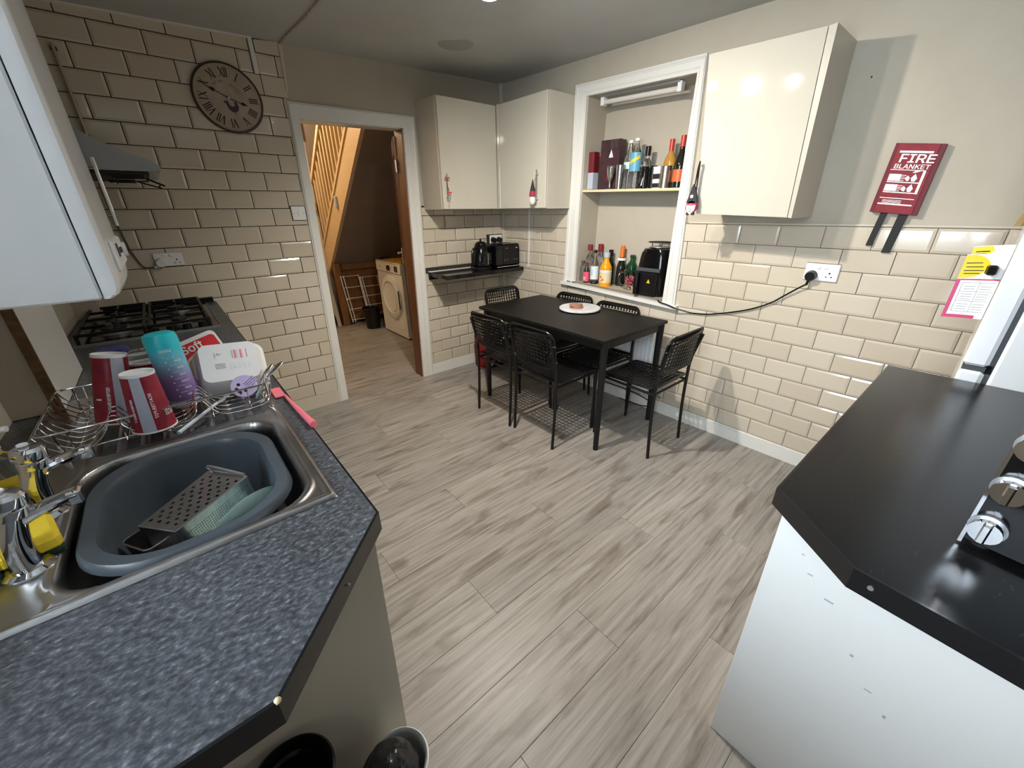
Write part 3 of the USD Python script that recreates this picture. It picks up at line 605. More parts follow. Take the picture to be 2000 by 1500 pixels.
# cooker hood
hd = thing('cooker_hood', 'grey metal wedge-shaped cooker hood on the left wall above the hob', 'cooker hood', (-2.75, -.45, 1.58))
hprof = [(-3.0, 1.583), (-2.50, 1.583), (-2.478, 1.590), (-2.476, 1.604), (-2.50, 1.622), (-2.575, 1.650), (-2.65, 1.692), (-2.70, 1.722), (-2.74, 1.732), (-3.0, 1.735)]
part(hd, 'canopy', quady(hprof, -.76, -.14), M['grey_metal'], 35)
part(hd, 'underside_filter', bx(-2.97, -2.52, -.74, -.16, 1.572, 1.583), M['black_matte'], False)
part(hd, 'visor', cat(bx(-2.64, -2.535, -.72, -.60, 1.556, 1.575, .003), bx(-2.655, -2.57, -.72, -.60, 1.540, 1.552, .003)), M['black_gloss'], False)
part(hd, 'bracket', cat(tube([(-2.545, -.66, 1.566), (-2.478, -.66, 1.534)], .0042, 6), tube([(-2.565, -.66, 1.548), (-2.49, -.66, 1.524)], .003, 6), tube([(-2.492, -.66, 1.541), (-2.5, -.66, 1.527)], .0028, 6)), M['black_metal'], label='thin black bracket arms hanging from the hood')
hcable = thing('hood_cable', 'brown flex drooping from the cooker hood to the double socket', 'cable', (-2.68, -.02, 1.2))
part(hcable, 'flex', tube(smooth_path([(-2.72, -.03, 1.57), (-2.716, -.024, 1.42), (-2.708, -.018, 1.33), (-2.698, -.016, 1.235), (-2.672, -.017, 1.150), (-2.640, -.025, 1.138), (-2.618, -.032, 1.143)]), .0042, 8), M['cable_brown'])

# gas hob
HZ = WT+.002
hb = thing('gas_hob', 'black four-burner gas hob set into the dark worktop by the tiled wall', 'hob', (-2.7, -.42, WT))
part(hb, 'glass_plate', bx(-2.955, -2.445, -.775, -.070, WT, WT+.010, .003), M['black_gloss'], False)
part(hb, 'bright_edge', cat(bx(-2.955, -2.445, -.779, -.775, WT, WT+.011), bx(-2.445, -2.442, -.779, -.07, WT, WT+.011)), M['grey_metal'], False, label='thin steel edge strip')
for (x, y, r) in ((-2.83, -.60, .050), (-2.83, -.24, .036), (-2.59, -.60, .036), (-2.59, -.24, .046)):
    b_ = part(hb, 'burner', move(lathe([(.0001, 0), (r*1.25, 0), (r*1.25, .006), (r, .010), (r, .018), (.0001, .018)], 28), x, y, WT+.010), M['grey_metal'])
    part(b_, 'burner_cap', move(disc(r*.92, .008, 28), x, y, WT+.028), M['black_metal'])
for (x0, x1) in ((-2.945, -2.715), (-2.705, -2.475)):
    g_ = []
    for y0 in (-.76, -.09): g_.append(bx(x0, x1, y0-.006, y0+.006, WT+.040, WT+.052, .002))
    for x in (x0+.006, x1-.006): g_.append(bx(x-.006, x+.006, -.76, -.09, WT+.040, WT+.052, .002))
    xm = (x0+x1)/2
    for yb in (-.60, -.24):
        g_ += [bx(x0, xm-.025, yb-.005, yb+.005, WT+.040, WT+.053, .002), bx(xm+.025, x1, yb-.005, yb+.005, WT+.040, WT+.053, .002), bx(xm-.005, xm+.005, yb-.14, yb-.025, WT+.040, WT+.053, .002), bx(xm-.005, xm+.005, yb+.025, yb+.14, WT+.040, WT+.053, .002)]
    g_.append(bx(x0, x1, -.425, -.415, WT+.040, WT+.052, .002))
    for (x, y) in ((x0+.006, -.755), (x1-.006, -.755), (x0+.006, -.095), (x1-.006, -.095)): g_.append(bx(x-.006, x+.006, y-.006, y+.006, WT+.010, WT+.042))
    part(hb, 'pan_support', cat(*g_), M['black_metal'], False)
for k in range(4): part(hb, 'knob', move(lathe([(.0001, .0), (.018, 0), (.017, .018), (.015, .021), (.0001, .021)], 20), -2.66+.06*k-.03, -.735, WT+.010), M['black_plastic'])

# ------------------------------------------------------------------ corner cupboards and right cupboard
cl_ = thing('corner_cupboard', 'cream gloss wall cupboard next to the doorway, red ribbon on its handle', 'cupboard', (-.55, -.15, 1.43))
part(cl_, 'carcass', bx(-.838, -.02, -.278, 0, 1.430, 2.160, .001), M['cream_side'], False)
part(cl_, 'door', bx(-.832, -.306, -.30, -.280, 1.432, 2.158, .0025), M['cream_door'], False)
def handle(th, p0, p1, out):
    p0, p1, out = map(np.array, (p0, p1, out)); d = (p1-p0)*.12
    part(th, 'handle', cat(tube([p0+out, p1+out], .005, 10), cyl(p0+d, p0+d+out, .004, 8), cyl(p1-d, p1-d+out, .004, 8)), M['chrome'], label='steel bar handle')
handle(cl_, (-.805, -.30, 1.50), (-.803, -.30, 1.672), (0, -.026, 0))
cr_ = thing('corner_cupboard', 'cream gloss corner wall cupboard left of the niche, gnome on its handle', 'cupboard', (-.15, -.6, 1.43))
part(cr_, 'carcass', bx(-.278, -.003, -.858, -.305, 1.428, 2.165, .001), M['cream_side'], False)
part(cr_, 'door', bx(-.30, -.280, -.858, -.338, 1.432, 2.162, .0025), M['cream_door'], False)
part(cr_, 'corner_post', cat(bx(-.304, -.283, -.336, -.303, 1.432, 2.164, .002)), M['cream_door'], False)
handle(cr_, (-.30, -.782, 1.47), (-.30, -.785, 1.69), (-.026, 0, 0))
rc = thing('wall_cupboard', 'large cream gloss wall cupboard right of the niche, gnome on its handle', 'cupboard', (-.15, -2.2, 1.38))
part(rc, 'carcass', quadx([(-1.955, 2.100), (-2.468, 2.083), (-2.478, 1.372), (-2.022, 1.392)], -.278, 0), M['cream_side'], False)
part(rc, 'door', quadx([(-1.957, 2.098), (-2.436, 2.080), (-2.459, 1.376), (-2.022, 1.392)], -.30, -.281), M['cream_door'], False)
part(rc, 'door_edge', quadx([(-2.439, 2.080), (-2.468, 2.083), (-2.478, 1.372), (-2.462, 1.376)], -.30, -.278), M['cream_side'], False, label='pale end strip beside the door')
handle(rc, (-.30, -2.016, 1.50), (-.30, -2.012, 1.64), (-.026, 0, 0))

# ------------------------------------------------------------------ wall shelf in the corner, kettle, toaster
sf = thing('wall_shelf', 'black laminate wall shelf in the corner under the cupboards', 'shelf', (-.43, -.16, .93))
part(sf, 'board', bx(-.862, -.028, -.318, -.004, .905, .938, .002), M['black_gloss'], False)
part(sf, 'batten', bx(-.86, -.10, -.03, -.010, .875, .905), M['black_wood'], False); part(sf, 'sealant_bead', bx(-.862, -.03, -.016, -.0095, .938, .944), M['white_gloss'], False)
ke = thing('kettle', 'black and steel kettle on the corner shelf', 'kettle', (-.405, -.17, .938))
part(ke, 'base', move(lathe([(.0001, 0), (.092, 0), (.094, .012), (.086, .022), (.0001, .022)], 36), -.405, -.17, .938), M['black_plastic'])
part(ke, 'body', move(lathe([(.080, .022), (.090, .035), (.092, .075), (.084, .13), (.070, .175), (.056, .20), (.050, .206)], 36), -.405, -.17, .938), M['black_gloss'])
part(ke, 'steel_panel', orient(cat(*[bx(-.03, .03, -.002, .004, 0, .095, .002)]), (-.372, -.252, .985), (.93, .36, 0), (-.36, .93, 0)), M['steel'], label='brushed steel side panel')
part(ke, 'lid', move(lathe([(.054, .204), (.048, .220), (.030, .232), (.0001, .236)], 32), -.405, -.17, .938), M['black_gloss']); part(ke, 'lid_knob', move(trimesh.creation.icosphere(2, .011), -.405, -.17, 1.184), M['black_plastic'])
part(ke, 'handle', tube(smooth_path([(-.475, -.19, 1.12), (-.51, -.20, 1.11), (-.525, -.205, 1.06), (-.512, -.20, .99), (-.49, -.19, .975)]), .010, 10), M['black_plastic']); part(ke, 'spout', tube([(-.335, -.15, 1.09), (-.308, -.145, 1.13)], [.02, .013], 12), M['black_plastic'])
to = thing('toaster', 'wide black toaster with a bright base trim on the corner shelf', 'toaster', (-.175, -.185, .938))
part(to, 'body', bx(-.315, -.045, -.285, -.095, .957, 1.145, .014), M['black_gloss'], False)
part(to, 'front_panel', bx(-.245, -.06, -.291, -.285, .975, 1.125, .002), M['black_plastic'], False)
part(to, 'base_trim', bx(-.318, -.042, -.290, -.092, .947, .957, .003), M['chrome'], False, label='shiny silver strip along the base')
for q in (-.215, -.1): part(to, 'lever', bx(q-.014, q+.014, -.302, -.288, 1.106, 1.114, .003), M['chrome'], False)
for q in (-.235, -.205, -.12, -.09): part(to, 'control_button', cyl((q, -.290, 1.01), (q, -.296, 1.01), .008, 12), M['grey_gap'])
for q in (-.225, -.155): part(to, 'bread_slot', bx(-.27, -.09, -.21 if q < -.2 else -.15, -.185 if q < -.2 else -.125, 1.1445, 1.1462), M['black_matte'], False)
for q in ((-.29, -.27), (-.07, -.27), (-.29, -.11), (-.07, -.11)): part(to, 'foot', move(disc(.01, .010, 10), q[0], q[1], .938), M['black_matte'])

# ------------------------------------------------------------------ sockets and switch
def socket(name, label, o, dirs, plugs=(), w=.146, h=.086, mt='white_plastic'):
    s_ = thing(name, label, 'socket', o)
    O = np.array(o, float); xd, yd = (np.array(d, float) for d in dirs); nd = np.cross(xd, yd)
    def at(m, u, v, n=0.): return orient(m, O+xd*u+yd*v+nd*n, xd, yd)
    part(s_, 'plate', at(bx(-w/2, w/2, -h/2, h/2, .0, .009, .003), 0, 0), M[mt], False)
    for u in (-.036, .036):
        part(s_, 'rocker_switch', at(bx(-.008, .008, -.006, .006, 0, .004, .0015), u*.42, .022, .009), M['white_plastic'], False)
        for (a, b, ww, hh) in ((0, .004, .003, .004), (-.011, -.014, .0035, .002), (.011, -.014, .0035, .002)):
            part(s_, 'pin_hole', at(bx(-ww, ww, -hh, hh, 0, .0006), u, b-.006 if a == 0 else b-.006, .009) if a == 0 else at(bx(-ww, ww, -hh, hh, 0, .0006), u+a, b-.006, .009), M['black_matte'], False)
    return s_, at
socket('double_socket', 'double socket on the tiled wall above the hob, white plug in it', (-2.548, -.0095, 1.177), FAR, w=.132, h=.074)
pl = thing('plug', 'off-white round plug in the socket above the hob', 'plug', (-2.592, -.02, 1.160))
part(pl, 'body', cyl((-2.588, -.0185, 1.162), (-2.588, -.050, 1.160), .026, 20, .021), M['white_plastic']); part(pl, 'flex_sleeve', tube([(-2.600, -.036, 1.146), (-2.622, -.032, 1.140)], .007, 8), M['white_plastic'])
socket('double_socket', 'double socket on the dado left of the fire blanket, air fryer plug in it', (-.0095, -2.591, 1.111), RIGHT)
p2 = thing('plug', 'black plug of the air fryer in the socket on the dado', 'plug', (-.03, -2.553, 1.09))
part(p2, 'body', cat(cyl((-.0185, -2.553, 1.092), (-.048, -2.553, 1.090), .027, 22, .022)), M['black_plastic']); part(p2, 'flex_sleeve', tube([(-.035, -2.550, 1.070), (-.032, -2.545, 1.045)], .0065, 8), M['black_plastic'])
socket('double_socket', 'double socket in the corner behind the toaster', (-.112, -.0095, 1.165), FAR)
for k, u in enumerate((-.150, -.082)):
    q = thing('plug', ('black plug behind the toaster, nearer the kettle', 'black plug behind the toaster, nearer the corner')[k], 'plug', (u, -.02, 1.16)); part(q, 'body', cyl((u, -.0185, 1.165), (u, -.05, 1.163), .026, 20, .021), M['black_plastic'])
sw = thing('light_switch', 'white single light switch on the tiles beside the door frame', 'switch', (-1.793, -.0095, 1.416))
part(sw, 'plate', bx(-1.836, -1.750, -.0185, -.0095, 1.373, 1.459, .003), M['white_plastic'], False); part(sw, 'rocker_switch', bx(-1.800, -1.786, -.023, -.018, 1.402, 1.430, .0015), M['white_plastic'], False)
for u in (-1.823, -1.763): part(sw, 'screw', cyl((u, -.018, 1.416), (u, -.0192, 1.416), .003, 10), M['grey_metal'])
cn = thing('cable_trunking', 'narrow white cable conduit running down the tiles to the corner shelf', 'conduit', (-.01, -.375, 1.2))
part(cn, 'conduit', quadx([(-.372, 1.428), (-.383, 1.428), (-.375, .94), (-.364, .94)], -.020, -.0095), M['white_gloss'], False)

# ------------------------------------------------------------------ table and chairs
TZ = .745
tb = thing('dining_table', 'black rectangular dining table with tubular legs beside the radiator', 'table', (-.48, -1.28, 0))
part(tb, 'tabletop', bx(-.818, -.148, -1.876, -.680, TZ-.020, TZ, .002), M['black_wood'], False)
part(tb, 'apron', cat(bx(-.79, -.176, -1.850, -1.836, TZ-.07, TZ-.02), bx(-.79, -.176, -.72, -.706, TZ-.07, TZ-.02), bx(-.792, -.778, -1.85, -.706, TZ-.07, TZ-.02), bx(-.188, -.174, -1.85, -.706, TZ-.07, TZ-.02)), M['black_metal'], False)
for (x, y) in ((-.775, -1.845), (-.172, -1.845), (-.790, -.745), (-.178, -.715)): part(tb, 'leg', cyl((x, y, 0), (x, y, TZ-.02), .016, 20, .023), M['black_metal'])
pb = thing('marble_board', 'round white marble serving board on the black table', 'board', (-.335, -1.278, TZ))
part(pb, 'slab', move(disc(.150, .014, 48), -.335, -1.278, TZ+.006), M['marble'], 30); part(pb, 'base_disc', move(lathe([(.0001, 0), (.138, 0), (.146, .006), (.0001, .006)], 48), -.335, -1.278, TZ), M['black_matte'])
wd = thing('wooden_coaster', 'small round stack of brown wooden coasters on the marble board', 'coaster', (-.375, -1.278, TZ+.02))
for k, (dx, dy, r) in enumerate(((0, 0, .047), (.004, -.003, .046), (-.003, .002, .046))): part(wd, 'coaster_disc', move(disc(r, .0085, 32), -.378+dx, -1.278+dy, TZ+.020+k*.0090), M['wood_slice'])
part(wd, 'cut_mark', move(disc(.008, .001, 16), -.350, -1.306, TZ+.047), M['print_dark'])

def perforated(w, h, r, n, m_, hole, diamond, marg):
    p = rrect(-w/2, w/2, -h/2, h/2, r, 8); hs = []
    for i in range(n):
        for j in range(m_):
            x, y = -w/2+marg+(w-2*marg)*(i+.5)/n, -h/2+marg+(h-2*marg)*(j+.5)/m_
            a = hole/2
            q = Polygon([(x-a, y), (x, y-a), (x+a, y), (x, y+a)]) if diamond else sbox(x-a*.8, y-a*.8, x+a*.8, y+a*.8)
            if p.buffer(-.012).contains(q): hs.append(q)
    return p.difference(unary_union(hs))
chair_loc = []
def make_chair(label, loc, rz, group):
    t = thing('dining_chair', label, 'chair', loc, rz, group)
    L = lambda nm, m, mt='black_metal', s=30, **k: part(t, nm, m, M[mt], s, local=True, **k)
    for sx in (-1, 1):
        L('leg', tube(smooth_path([(sx*.185, -.205, 0), (sx*.185, -.192, .25), (sx*.185, -.190, .43), (sx*.183, -.196, .56), (sx*.180, -.222, .66), (sx*.176, -.245, .735)], 4), .0095, 10))
        L('leg', tube([(sx*.183, .215, 0), (sx*.178, .190, .425)], .0095, 10))
        L('seat_rail', tube([(sx*.184, -.192, .425), (sx*.178, .190, .430)], .008, 8))
    L('cross_bar', tube([(-.184, -.185, .425), (.184, -.185, .425)], .007, 8)); L('cross_bar', tube([(-.178, .165, .425), (.178, .165, .425)], .007, 8))
    s_ = ext(perforated(.388, .400, .035, 13, 13, .0225, True, .016), .005); V = np.array(s_.vertices)
    V[:, 2] += .438+.10*(np.abs(V[:, 0])/.19)**2*.12-.012*np.clip((V[:, 1]-.12)/.08, 0, 1)**2+.012*np.clip((-V[:, 1]-.12)/.08, 0, 1)**2
    V[:, 1] += .012
    L('seat', trimesh.Trimesh(V, s_.faces, process=False), 'black_plastic', False)
    b_ = ext(perforated(.385, .235, .055, 13, 8, .0195, False, .024), .004); v = np.array(b_.vertices)
    x, h, n = v[:, 0], v[:, 1], v[:, 2]; zz = .665+h; cur = -.030*(1-(x/.19)**2)
    V = np.stack([x, -.203-.036*np.clip((zz-.55)/.22, 0, 1)**1.3-.004+cur+n+.006, zz], 1)
    L('backrest', trimesh.Trimesh(V, b_.faces, process=False), 'black_plastic', False)
    ed = np.array(rrect(-.1925, .1925, -.1175, .1175, .055, 8).exterior.coords)[:-1]; zz = .665+ed[:, 1]
    L('backrest_rim', tube(np.stack([ed[:, 0], -.203-.036*np.clip((zz-.55)/.22, 0, 1)**1.3-.030*(1-(ed[:, 0]/.19)**2)+.004, zz], 1), .0055, 8, True), 'black_plastic')
    for sx in (-1, 1):
        for zz, yy in ((.60, -.204), (.70, -.228)): L('screw', cyl((sx*.184, yy, zz), (sx*.199, yy, zz), .004, 10), 'silver')
    return t
CG = 'black perforated dining chairs round the black table'
# local +y is the way a chair faces
ch = make_chair('black perforated chair on the table\'s long side, the one nearer the doorway', (-.79, -1.062, 0), -90, CG)
for loc, rz, lab in (((-.778, -1.474, 0), -90, 'black perforated chair with its back to us, by the table leg nearest the camera'),
                     ((-.425, -1.915, 0), 0, 'black perforated chair at the table end facing the doorway wall, standing alone by the skirting'),
                     ((-.318, -1.008, 0), 90, 'black perforated chair on the radiator side of the table, nearer the corner'),
                     ((-.362, -1.462, 0), 90, 'black perforated chair on the radiator side of the table, under the air fryer'),
                     ((-.330, -.595, 0), 180, 'black perforated chair at the far table end under the corner shelf')):
    copy(ch, loc, rz, lab, CG)

# radiator under the niche
ra = thing('radiator', 'white ribbed panel radiator under the niche behind the table', 'radiator', (-.05, -1.33, .15))
yy = np.linspace(-1.742, -.93, 24*8+1); pat = np.clip(1.8*np.cos(2*np.pi*(yy+1.742)/.0338), -1, 1)*.013
ol = [(y, -.080+p) for y, p in zip(yy, pat)]
rm = ext(Polygon(ol+[(-.93, -.060), (-1.742, -.060)]), .50); V = np.array(rm.vertices)
part(ra, 'ribbed_panel', trimesh.Trimesh(np.stack([V[:, 1], V[:, 0], V[:, 2]+.185], 1), np.array(rm.faces)[:, ::-1], process=False), M['white_enamel'], False)
part(ra, 'side_cover', bx(-.092, -.025, -1.760, -1.742, .170, .705, .004), M['white_enamel'], False); part(ra, 'side_cover', bx(-.092, -.025, -.93, -.912, .170, .705, .004), M['white_enamel'], False)
part(ra, 'top_edge', bx(-.092, -.06, -1.744, -.928, .685, .70, .003), M['white_enamel'], False); part(ra, 'bottom_edge', bx(-.092, -.06, -1.744, -.928, .172, .187, .003), M['white_enamel'], False)
part(ra, 'bracket', cat(bx(-.06, -.008, -1.6, -1.57, .25, .6), bx(-.06, -.008, -1.1, -1.07, .25, .6)), M['grey_metal'], False)
part(ra, 'valve', cat(cyl((-.05, -1.745, .195), (-.05, -1.79, .195), .011, 14), cyl((-.05, -1.785, .175), (-.05, -1.785, .235), .014, 16), cyl((-.05, -1.785, .0), (-.05, -1.785, .18), .0075, 10)), M['chrome'])
part(ra, 'pipe_loop', tube(smooth_path([(-.022, -1.70, .12), (-.03, -1.76, .135), (-.03, -1.83, .13), (-.022, -1.87, .12)]), .006, 8), M['chrome'])
ax = thing('extension_lead', 'thin dark cable loop lying along the skirting under the radiator', 'cable', (-.03, -1.7, .08))
part(ax, 'flex', tube(smooth_path([(-.024, -1.30, .094), (-.026, -1.55, .096), (-.028, -1.70, .085), (-.03, -1.80, .05), (-.032, -1.70, .012), (-.04, -1.5, .008)]), .004, 8), M['black_plastic'])

# shopping bag by the skirting
bg = thing('shopping_bag', 'red-sided black shopping bag with big dots standing in the corner', 'bag', (-.30, -.19, 0))
def trap(y, w0, w1, x0): return
B0 = np.array([(-.475, -.115, 0), (-.44, -.26, 0), (-.10, -.25, 0), (-.12, -.10, 0)]); B1 = np.array([(-.492, -.125, .335), (-.452, -.285, .345), (-.09, -.27, .33), (-.11, -.11, .33)])
V = np.vstack([B0, B1]); off = np.array([(.004, -.004, .004), (.004, .004, .004), (-.004, .004, .004), (-.004, -.004, .004)])
def panel(i, j, nm, mt, lab=None):
    q = np.array([B0[i], B0[j], B1[j], B1[i]]); n = np.cross(q[1]-q[0], q[3]-q[0]); n /= np.linalg.norm(n); b = q-n*.004; VV = np.vstack([q, b])
    m = trimesh.Trimesh(VV, [(0, 1, 2), (0, 2, 3), (4, 6, 5), (4, 7, 6), (0, 4, 5), (0, 5, 1), (1, 5, 6), (1, 6, 2), (2, 6, 7), (2, 7, 3), (3, 7, 4), (3, 4, 0)], process=False); part(bg, nm, m, M[mt], False, label=lab); return q, n
panel(0, 1, 'side_panel', 'red_card', 'deep red side panel'); qf, nf_ = panel(1, 2, 'front_panel', 'black_matte', 'black front panel printed with big dots'); panel(2, 3, 'side_panel', 'red_card'); panel(3, 0, 'back_panel', 'black_matte')
part(bg, 'bottom', trimesh.Trimesh(np.vstack([B0+(0, 0, .002), B0+(0, 0, .006)]), [(0, 2, 1), (0, 3, 2), (4, 5, 6), (4, 6, 7)], process=False), M['black_matte'], False)
part(bg, 'tissue_lining', bx(-.47, -.13, -.24, -.13, .318, .330, .003), M['paper_white'], False)
ux = qf[1]-qf[0]; uz = qf[3]-qf[0]
for u, w, r, c in ((.10, .80, .030, 'magenta'), (.20, .66, .030, 'paper_white'), (.33, .82, .028, 'magenta'), (.45, .72, .032, 'paper_white'), (.30, .50, .030, 'pink'), (.12, .42, .030, 'paper_white'), (.52, .50, .026, 'green_bag'), (.62, .84, .028, 'paper_white'), (.72, .64, .03, 'mint'), (.84, .82, .03, 'paper_white'), (.12, .14, .03, 'paper_white'), (.26, .24, .026, 'magenta'), (.45, .20, .032, 'potato'), (.62, .20, .03, 'paper_white'), (.8, .36, .03, 'magenta'), (.66, .42, .02, 'pink')):
    part(bg, 'dot', orient(solid_lathe([(r, 0), (r, .0006)], 20), qf[0]+ux*u+uz*w+nf_*.0001, ux, uz), M[c], False)
part(bg, 'handle', tube(smooth_path([(-.40, -.285, .33), (-.36, -.30, .40), (-.27, -.30, .42), (-.19, -.295, .40), (-.15, -.275, .33)]), .005, 8), M['black_matte'])

# ------------------------------------------------------------------ bottles, boxes and cans in the niche
def bottle(name, label, x, y, z, R, H, shoulder, neck, hb, glass, cap, lab=None, lz=(.2, .5), caph=.03, capr=1.25, liquid=None, group=None, cat_='bottle', wine=False, square=False):
    t = thing(name, label, cat_, (x, y, z), group=group); n = 28
    pr_ = [(R*.92, 0), (R, .006), (R, hb)]
    k = 7
    for i in range(1, k+1):
        u = i/k; pr_.append((R+(neck-R)*(u*u*(3-2*u)), hb+shoulder*u))
    pr_.append((neck, H-caph)); b = solid_lathe(pr_, n)
    if square:
        V = np.array(b.vertices); r = np.hypot(V[:, 0], V[:, 1]); a = np.arctan2(V[:, 1], V[:, 0]); f = np.minimum(1/np.maximum(np.abs(np.cos(a)), np.abs(np.sin(a))), 1.22)*.86; w = np.clip((r-neck)/(R-neck+1e-6), 0, 1)
        V[:, 0] *= 1+(f-1)*w; V[:, 1] *= 1+(f-1)*w; b = trimesh.Trimesh(V, b.faces, process=False)
    part(t, 'glass_body', move(b, x, y, z), M[glass], 35)
    if liquid: part(t, 'liquid', move(solid_lathe([(R*.88, .008), (R*.93, .012), (R*.93, hb*liquid[1])], n), x, y, z), M[liquid[0]], 35)
    part(t, 'cap', move(solid_lathe([(neck*capr, H-caph), (neck*capr, H-.002), (neck*capr*.9, H)], 20), x, y, z), M[cap])
    if lab:
        if square:
            s_ = R*.865; part(t, 'label', move(rot(bx(-R*.72, R*.72, s_, s_+.0012, H*lz[0], H*lz[1]), (0, 0, 1), 90), x, y, z), M[lab], False)
        else:
            a = np.linspace(math.radians(95), math.radians(300), 22); V = []
            for zz in (H*lz[0], H*lz[1]):
                for t_ in a: V.append((x+(R+.0009)*math.cos(t_), y+(R+.0009)*math.sin(t_), z+zz))
            F = [f for i in range(21) for f in ((i, i+1, i+23), (i, i+23, i+22))]; part(t, 'label', trimesh.Trimesh(np.array(V), np.array(F), process=False), M[lab], True)
    return t
# shelf, from the corner side to the cupboard side
def on_shelf(y): return ZH(y)+.0005
def facing(th, nm, m, mt, **k): return part(th, nm, m, M[mt], False, **k)
q = thing('spirit_gift_box', 'narrow red and white gift box at the corner end of the niche shelf', 'box', (.075, -.985, on_shelf(-.985)))
z0 = on_shelf(-.985); part(q, 'carton', bx(.045, .105, -1.012, -.963, z0, z0+.25, .001), M['dark_red_box'], False); part(q, 'lower_band', bx(.0444, .1056, -1.0126, -.9624, z0+.004, z0+.115), M['blue_grey'], False, label='pale grey lower band')
q = thing('spirit_gift_box', 'large dark purple and red gift box with a white triangle on the niche shelf', 'box', (.11, -1.12, on_shelf(-1.12))); z0 = on_shelf(-1.12)
part(q, 'carton', rot(bx(.075, .165, -1.20, -1.048, z0, z0+.318, .001), (0, 0, 1), 8, (.11, -1.12, 0)), M['purple_box'], False)
tri = orient(ext(Polygon([(-.024, 0), (.022, 0), (.0, .052)]), .0012), (.0735, -1.142, z0+.205), (-.14, -1, 0), (0, 0, 1)); part(q, 'triangle_print', tri, M['paper_white'], False)
for k in range(6): part(q, 'stripe_print', orient(bx(-.002, .002, 0, .055, 0, .0008), (.0725-.0015*k, -1.138-.012*k, z0+.258), (-.14, -1, 0), (0, 0, 1)), M['print_faint'], False)
part(q, 'red_print', orient(ext(rrect(-.05, .05, 0, .10, .02), .0008), (.074, -1.12, z0+.06), (-.14, -1, 0), (0, 0, 1)), M['dark_red_box'], False)
q = thing('jigger', 'silver goblet with a crumpled rim on the niche shelf before the gift box', 'goblet', (.035, -1.178, on_shelf(-1.178))); z0 = on_shelf(-1.178)
cup_ = lathe([(.0001, .0), (.020, .0), (.018, .004), (.006, .012), (.006, .045), (.012, .062), (.022, .085), (.026, .115), (.031, .145), (.029, .145), (.024, .115), (.018, .085), (.0001, .07)], 24); V = np.array(cup_.vertices); a = np.arctan2(V[:, 1], V[:, 0]); V[:, 2] += np.where(V[:, 2] > .12, .007*np.sin(6*a), 0)
part(q, 'cup', move(trimesh.Trimesh(V, cup_.faces, process=False), .035, -1.178, z0), M['silver'], 40)
bottle('soda_bottle', 'empty clear plastic bottle with a green-tinted label behind the steel beaker', .125, -1.268, on_shelf(-1.268), .040, .305, .09, .013, .18, 'clear_plastic', 'paper_white', 'mint', (.42, .56), .018)
q = thing('steel_beaker', 'tall brushed steel cocktail beaker on the niche shelf', 'beaker', (.05, -1.248, on_shelf(-1.248))); z0 = on_shelf(-1.248)
part(q, 'cup', move(lathe([(.0001, 0), (.024, 0), (.032, .15), (.033, .152), (.031, .152), (.023, .004), (.0001, .004)], 32), .05, -1.248, z0), M['steel'])
bottle('soda_bottle', 'clear mixer bottle with a blue label and yellow stripe on the niche shelf', .085, -1.345, on_shelf(-1.345), .040, .308, .085, .013, .195, 'clear_plastic', 'paper_white', 'blue_label', (.35, .72), .018)
yb = [stage.GetPrimAtPath('/World/soda_bottle_001')]
st = []
for zz, o in ((.165, 0), (.185, .02)): st += [(zz)]
a = np.linspace(math.radians(150), math.radians(255), 12); V = [(.085+.0412*math.cos(t), -1.345+.0412*math.sin(t), on_shelf(-1.345)+.15+.018*(t-a[0])/(a[-1]-a[0])*2+dz) for dz in (0, .020) for t in a]
part('/World/soda_bottle_001', 'stripe', trimesh.Trimesh(np.array(V), np.array([f for i in range(11) for f in ((i, i+1, i+13), (i, i+13, i+12))]), process=False), M['yellow'], True, label='yellow diagonal stripe')
bottle('whiskey_bottle', 'square bottle with black cap and black label on the niche shelf', .10, -1.425, on_shelf(-1.425), .040, .255, .035, .014, .15, 'glass', 'black_plastic', 'black_label', (.12, .52), .055, 1.3, square=True)
part('/World/whiskey_bottle', 'label_print', cat(*[orient(bx(-.018, .018, -.0015, .0015, 0, .0006), (.0643-.0015, -1.425, on_shelf(-1.425)+zz), *RIGHT) for zz in (.05, .062, .09, .11)]), M['paper_white'], False)
q = thing('drink_can', 'dark mixer can with a white streak on the niche shelf', 'can', (.045, -1.452, on_shelf(-1.452))); z0 = on_shelf(-1.452)
part(q, 'can_body', move(solid_lathe([(.022, 0), (.027, .006), (.027, .118), (.022, .130)], 28), .045, -1.452, z0), M['black_gloss']); part(q, 'can_rim', move(lathe([(.0001, .1295), (.021, .1295), (.0225, .133), (.020, .134), (.0001, .131)], 28), .045, -1.452, z0), M['silver'])
part(q, 'can_print', orient(ext(Polygon([(-.006, .015), (.004, .02), (.009, .07), (.002, .055)]), .0008), (.0175, -1.452, z0), *RIGHT), M['paper_white'], False)
q = thing('drink_can', 'plain dark can just behind the white-streaked can', 'can', (.085, -1.492, on_shelf(-1.492))); z0 = on_shelf(-1.492)
part(q, 'can_body', move(solid_lathe([(.022, 0), (.027, .006), (.027, .122), (.022, .134)], 28), .085, -1.492, z0), M['black_plastic']); part(q, 'can_rim', move(lathe([(.0001, .1335), (.021, .1335), (.0225, .137), (.020, .138), (.0001, .135)], 28), .085, -1.492, z0), M['silver'])
q = thing('tea_carton', 'small white and grey printed carton between cans and steel tin', 'box', (.06, -1.545, on_shelf(-1.545))); z0 = on_shelf(-1.545)
part(q, 'carton', bx(.035, .085, -1.568, -1.522, z0, z0+.128, .001), M['paper_white'], False); part(q, 'printed_band', cat(bx(.0344, .0356, -1.5685, -1.5215, z0+.055, z0+.085), bx(.0344, .0356, -1.5685, -1.5215, z0+.004, z0+.03)), M['black_label'], False)
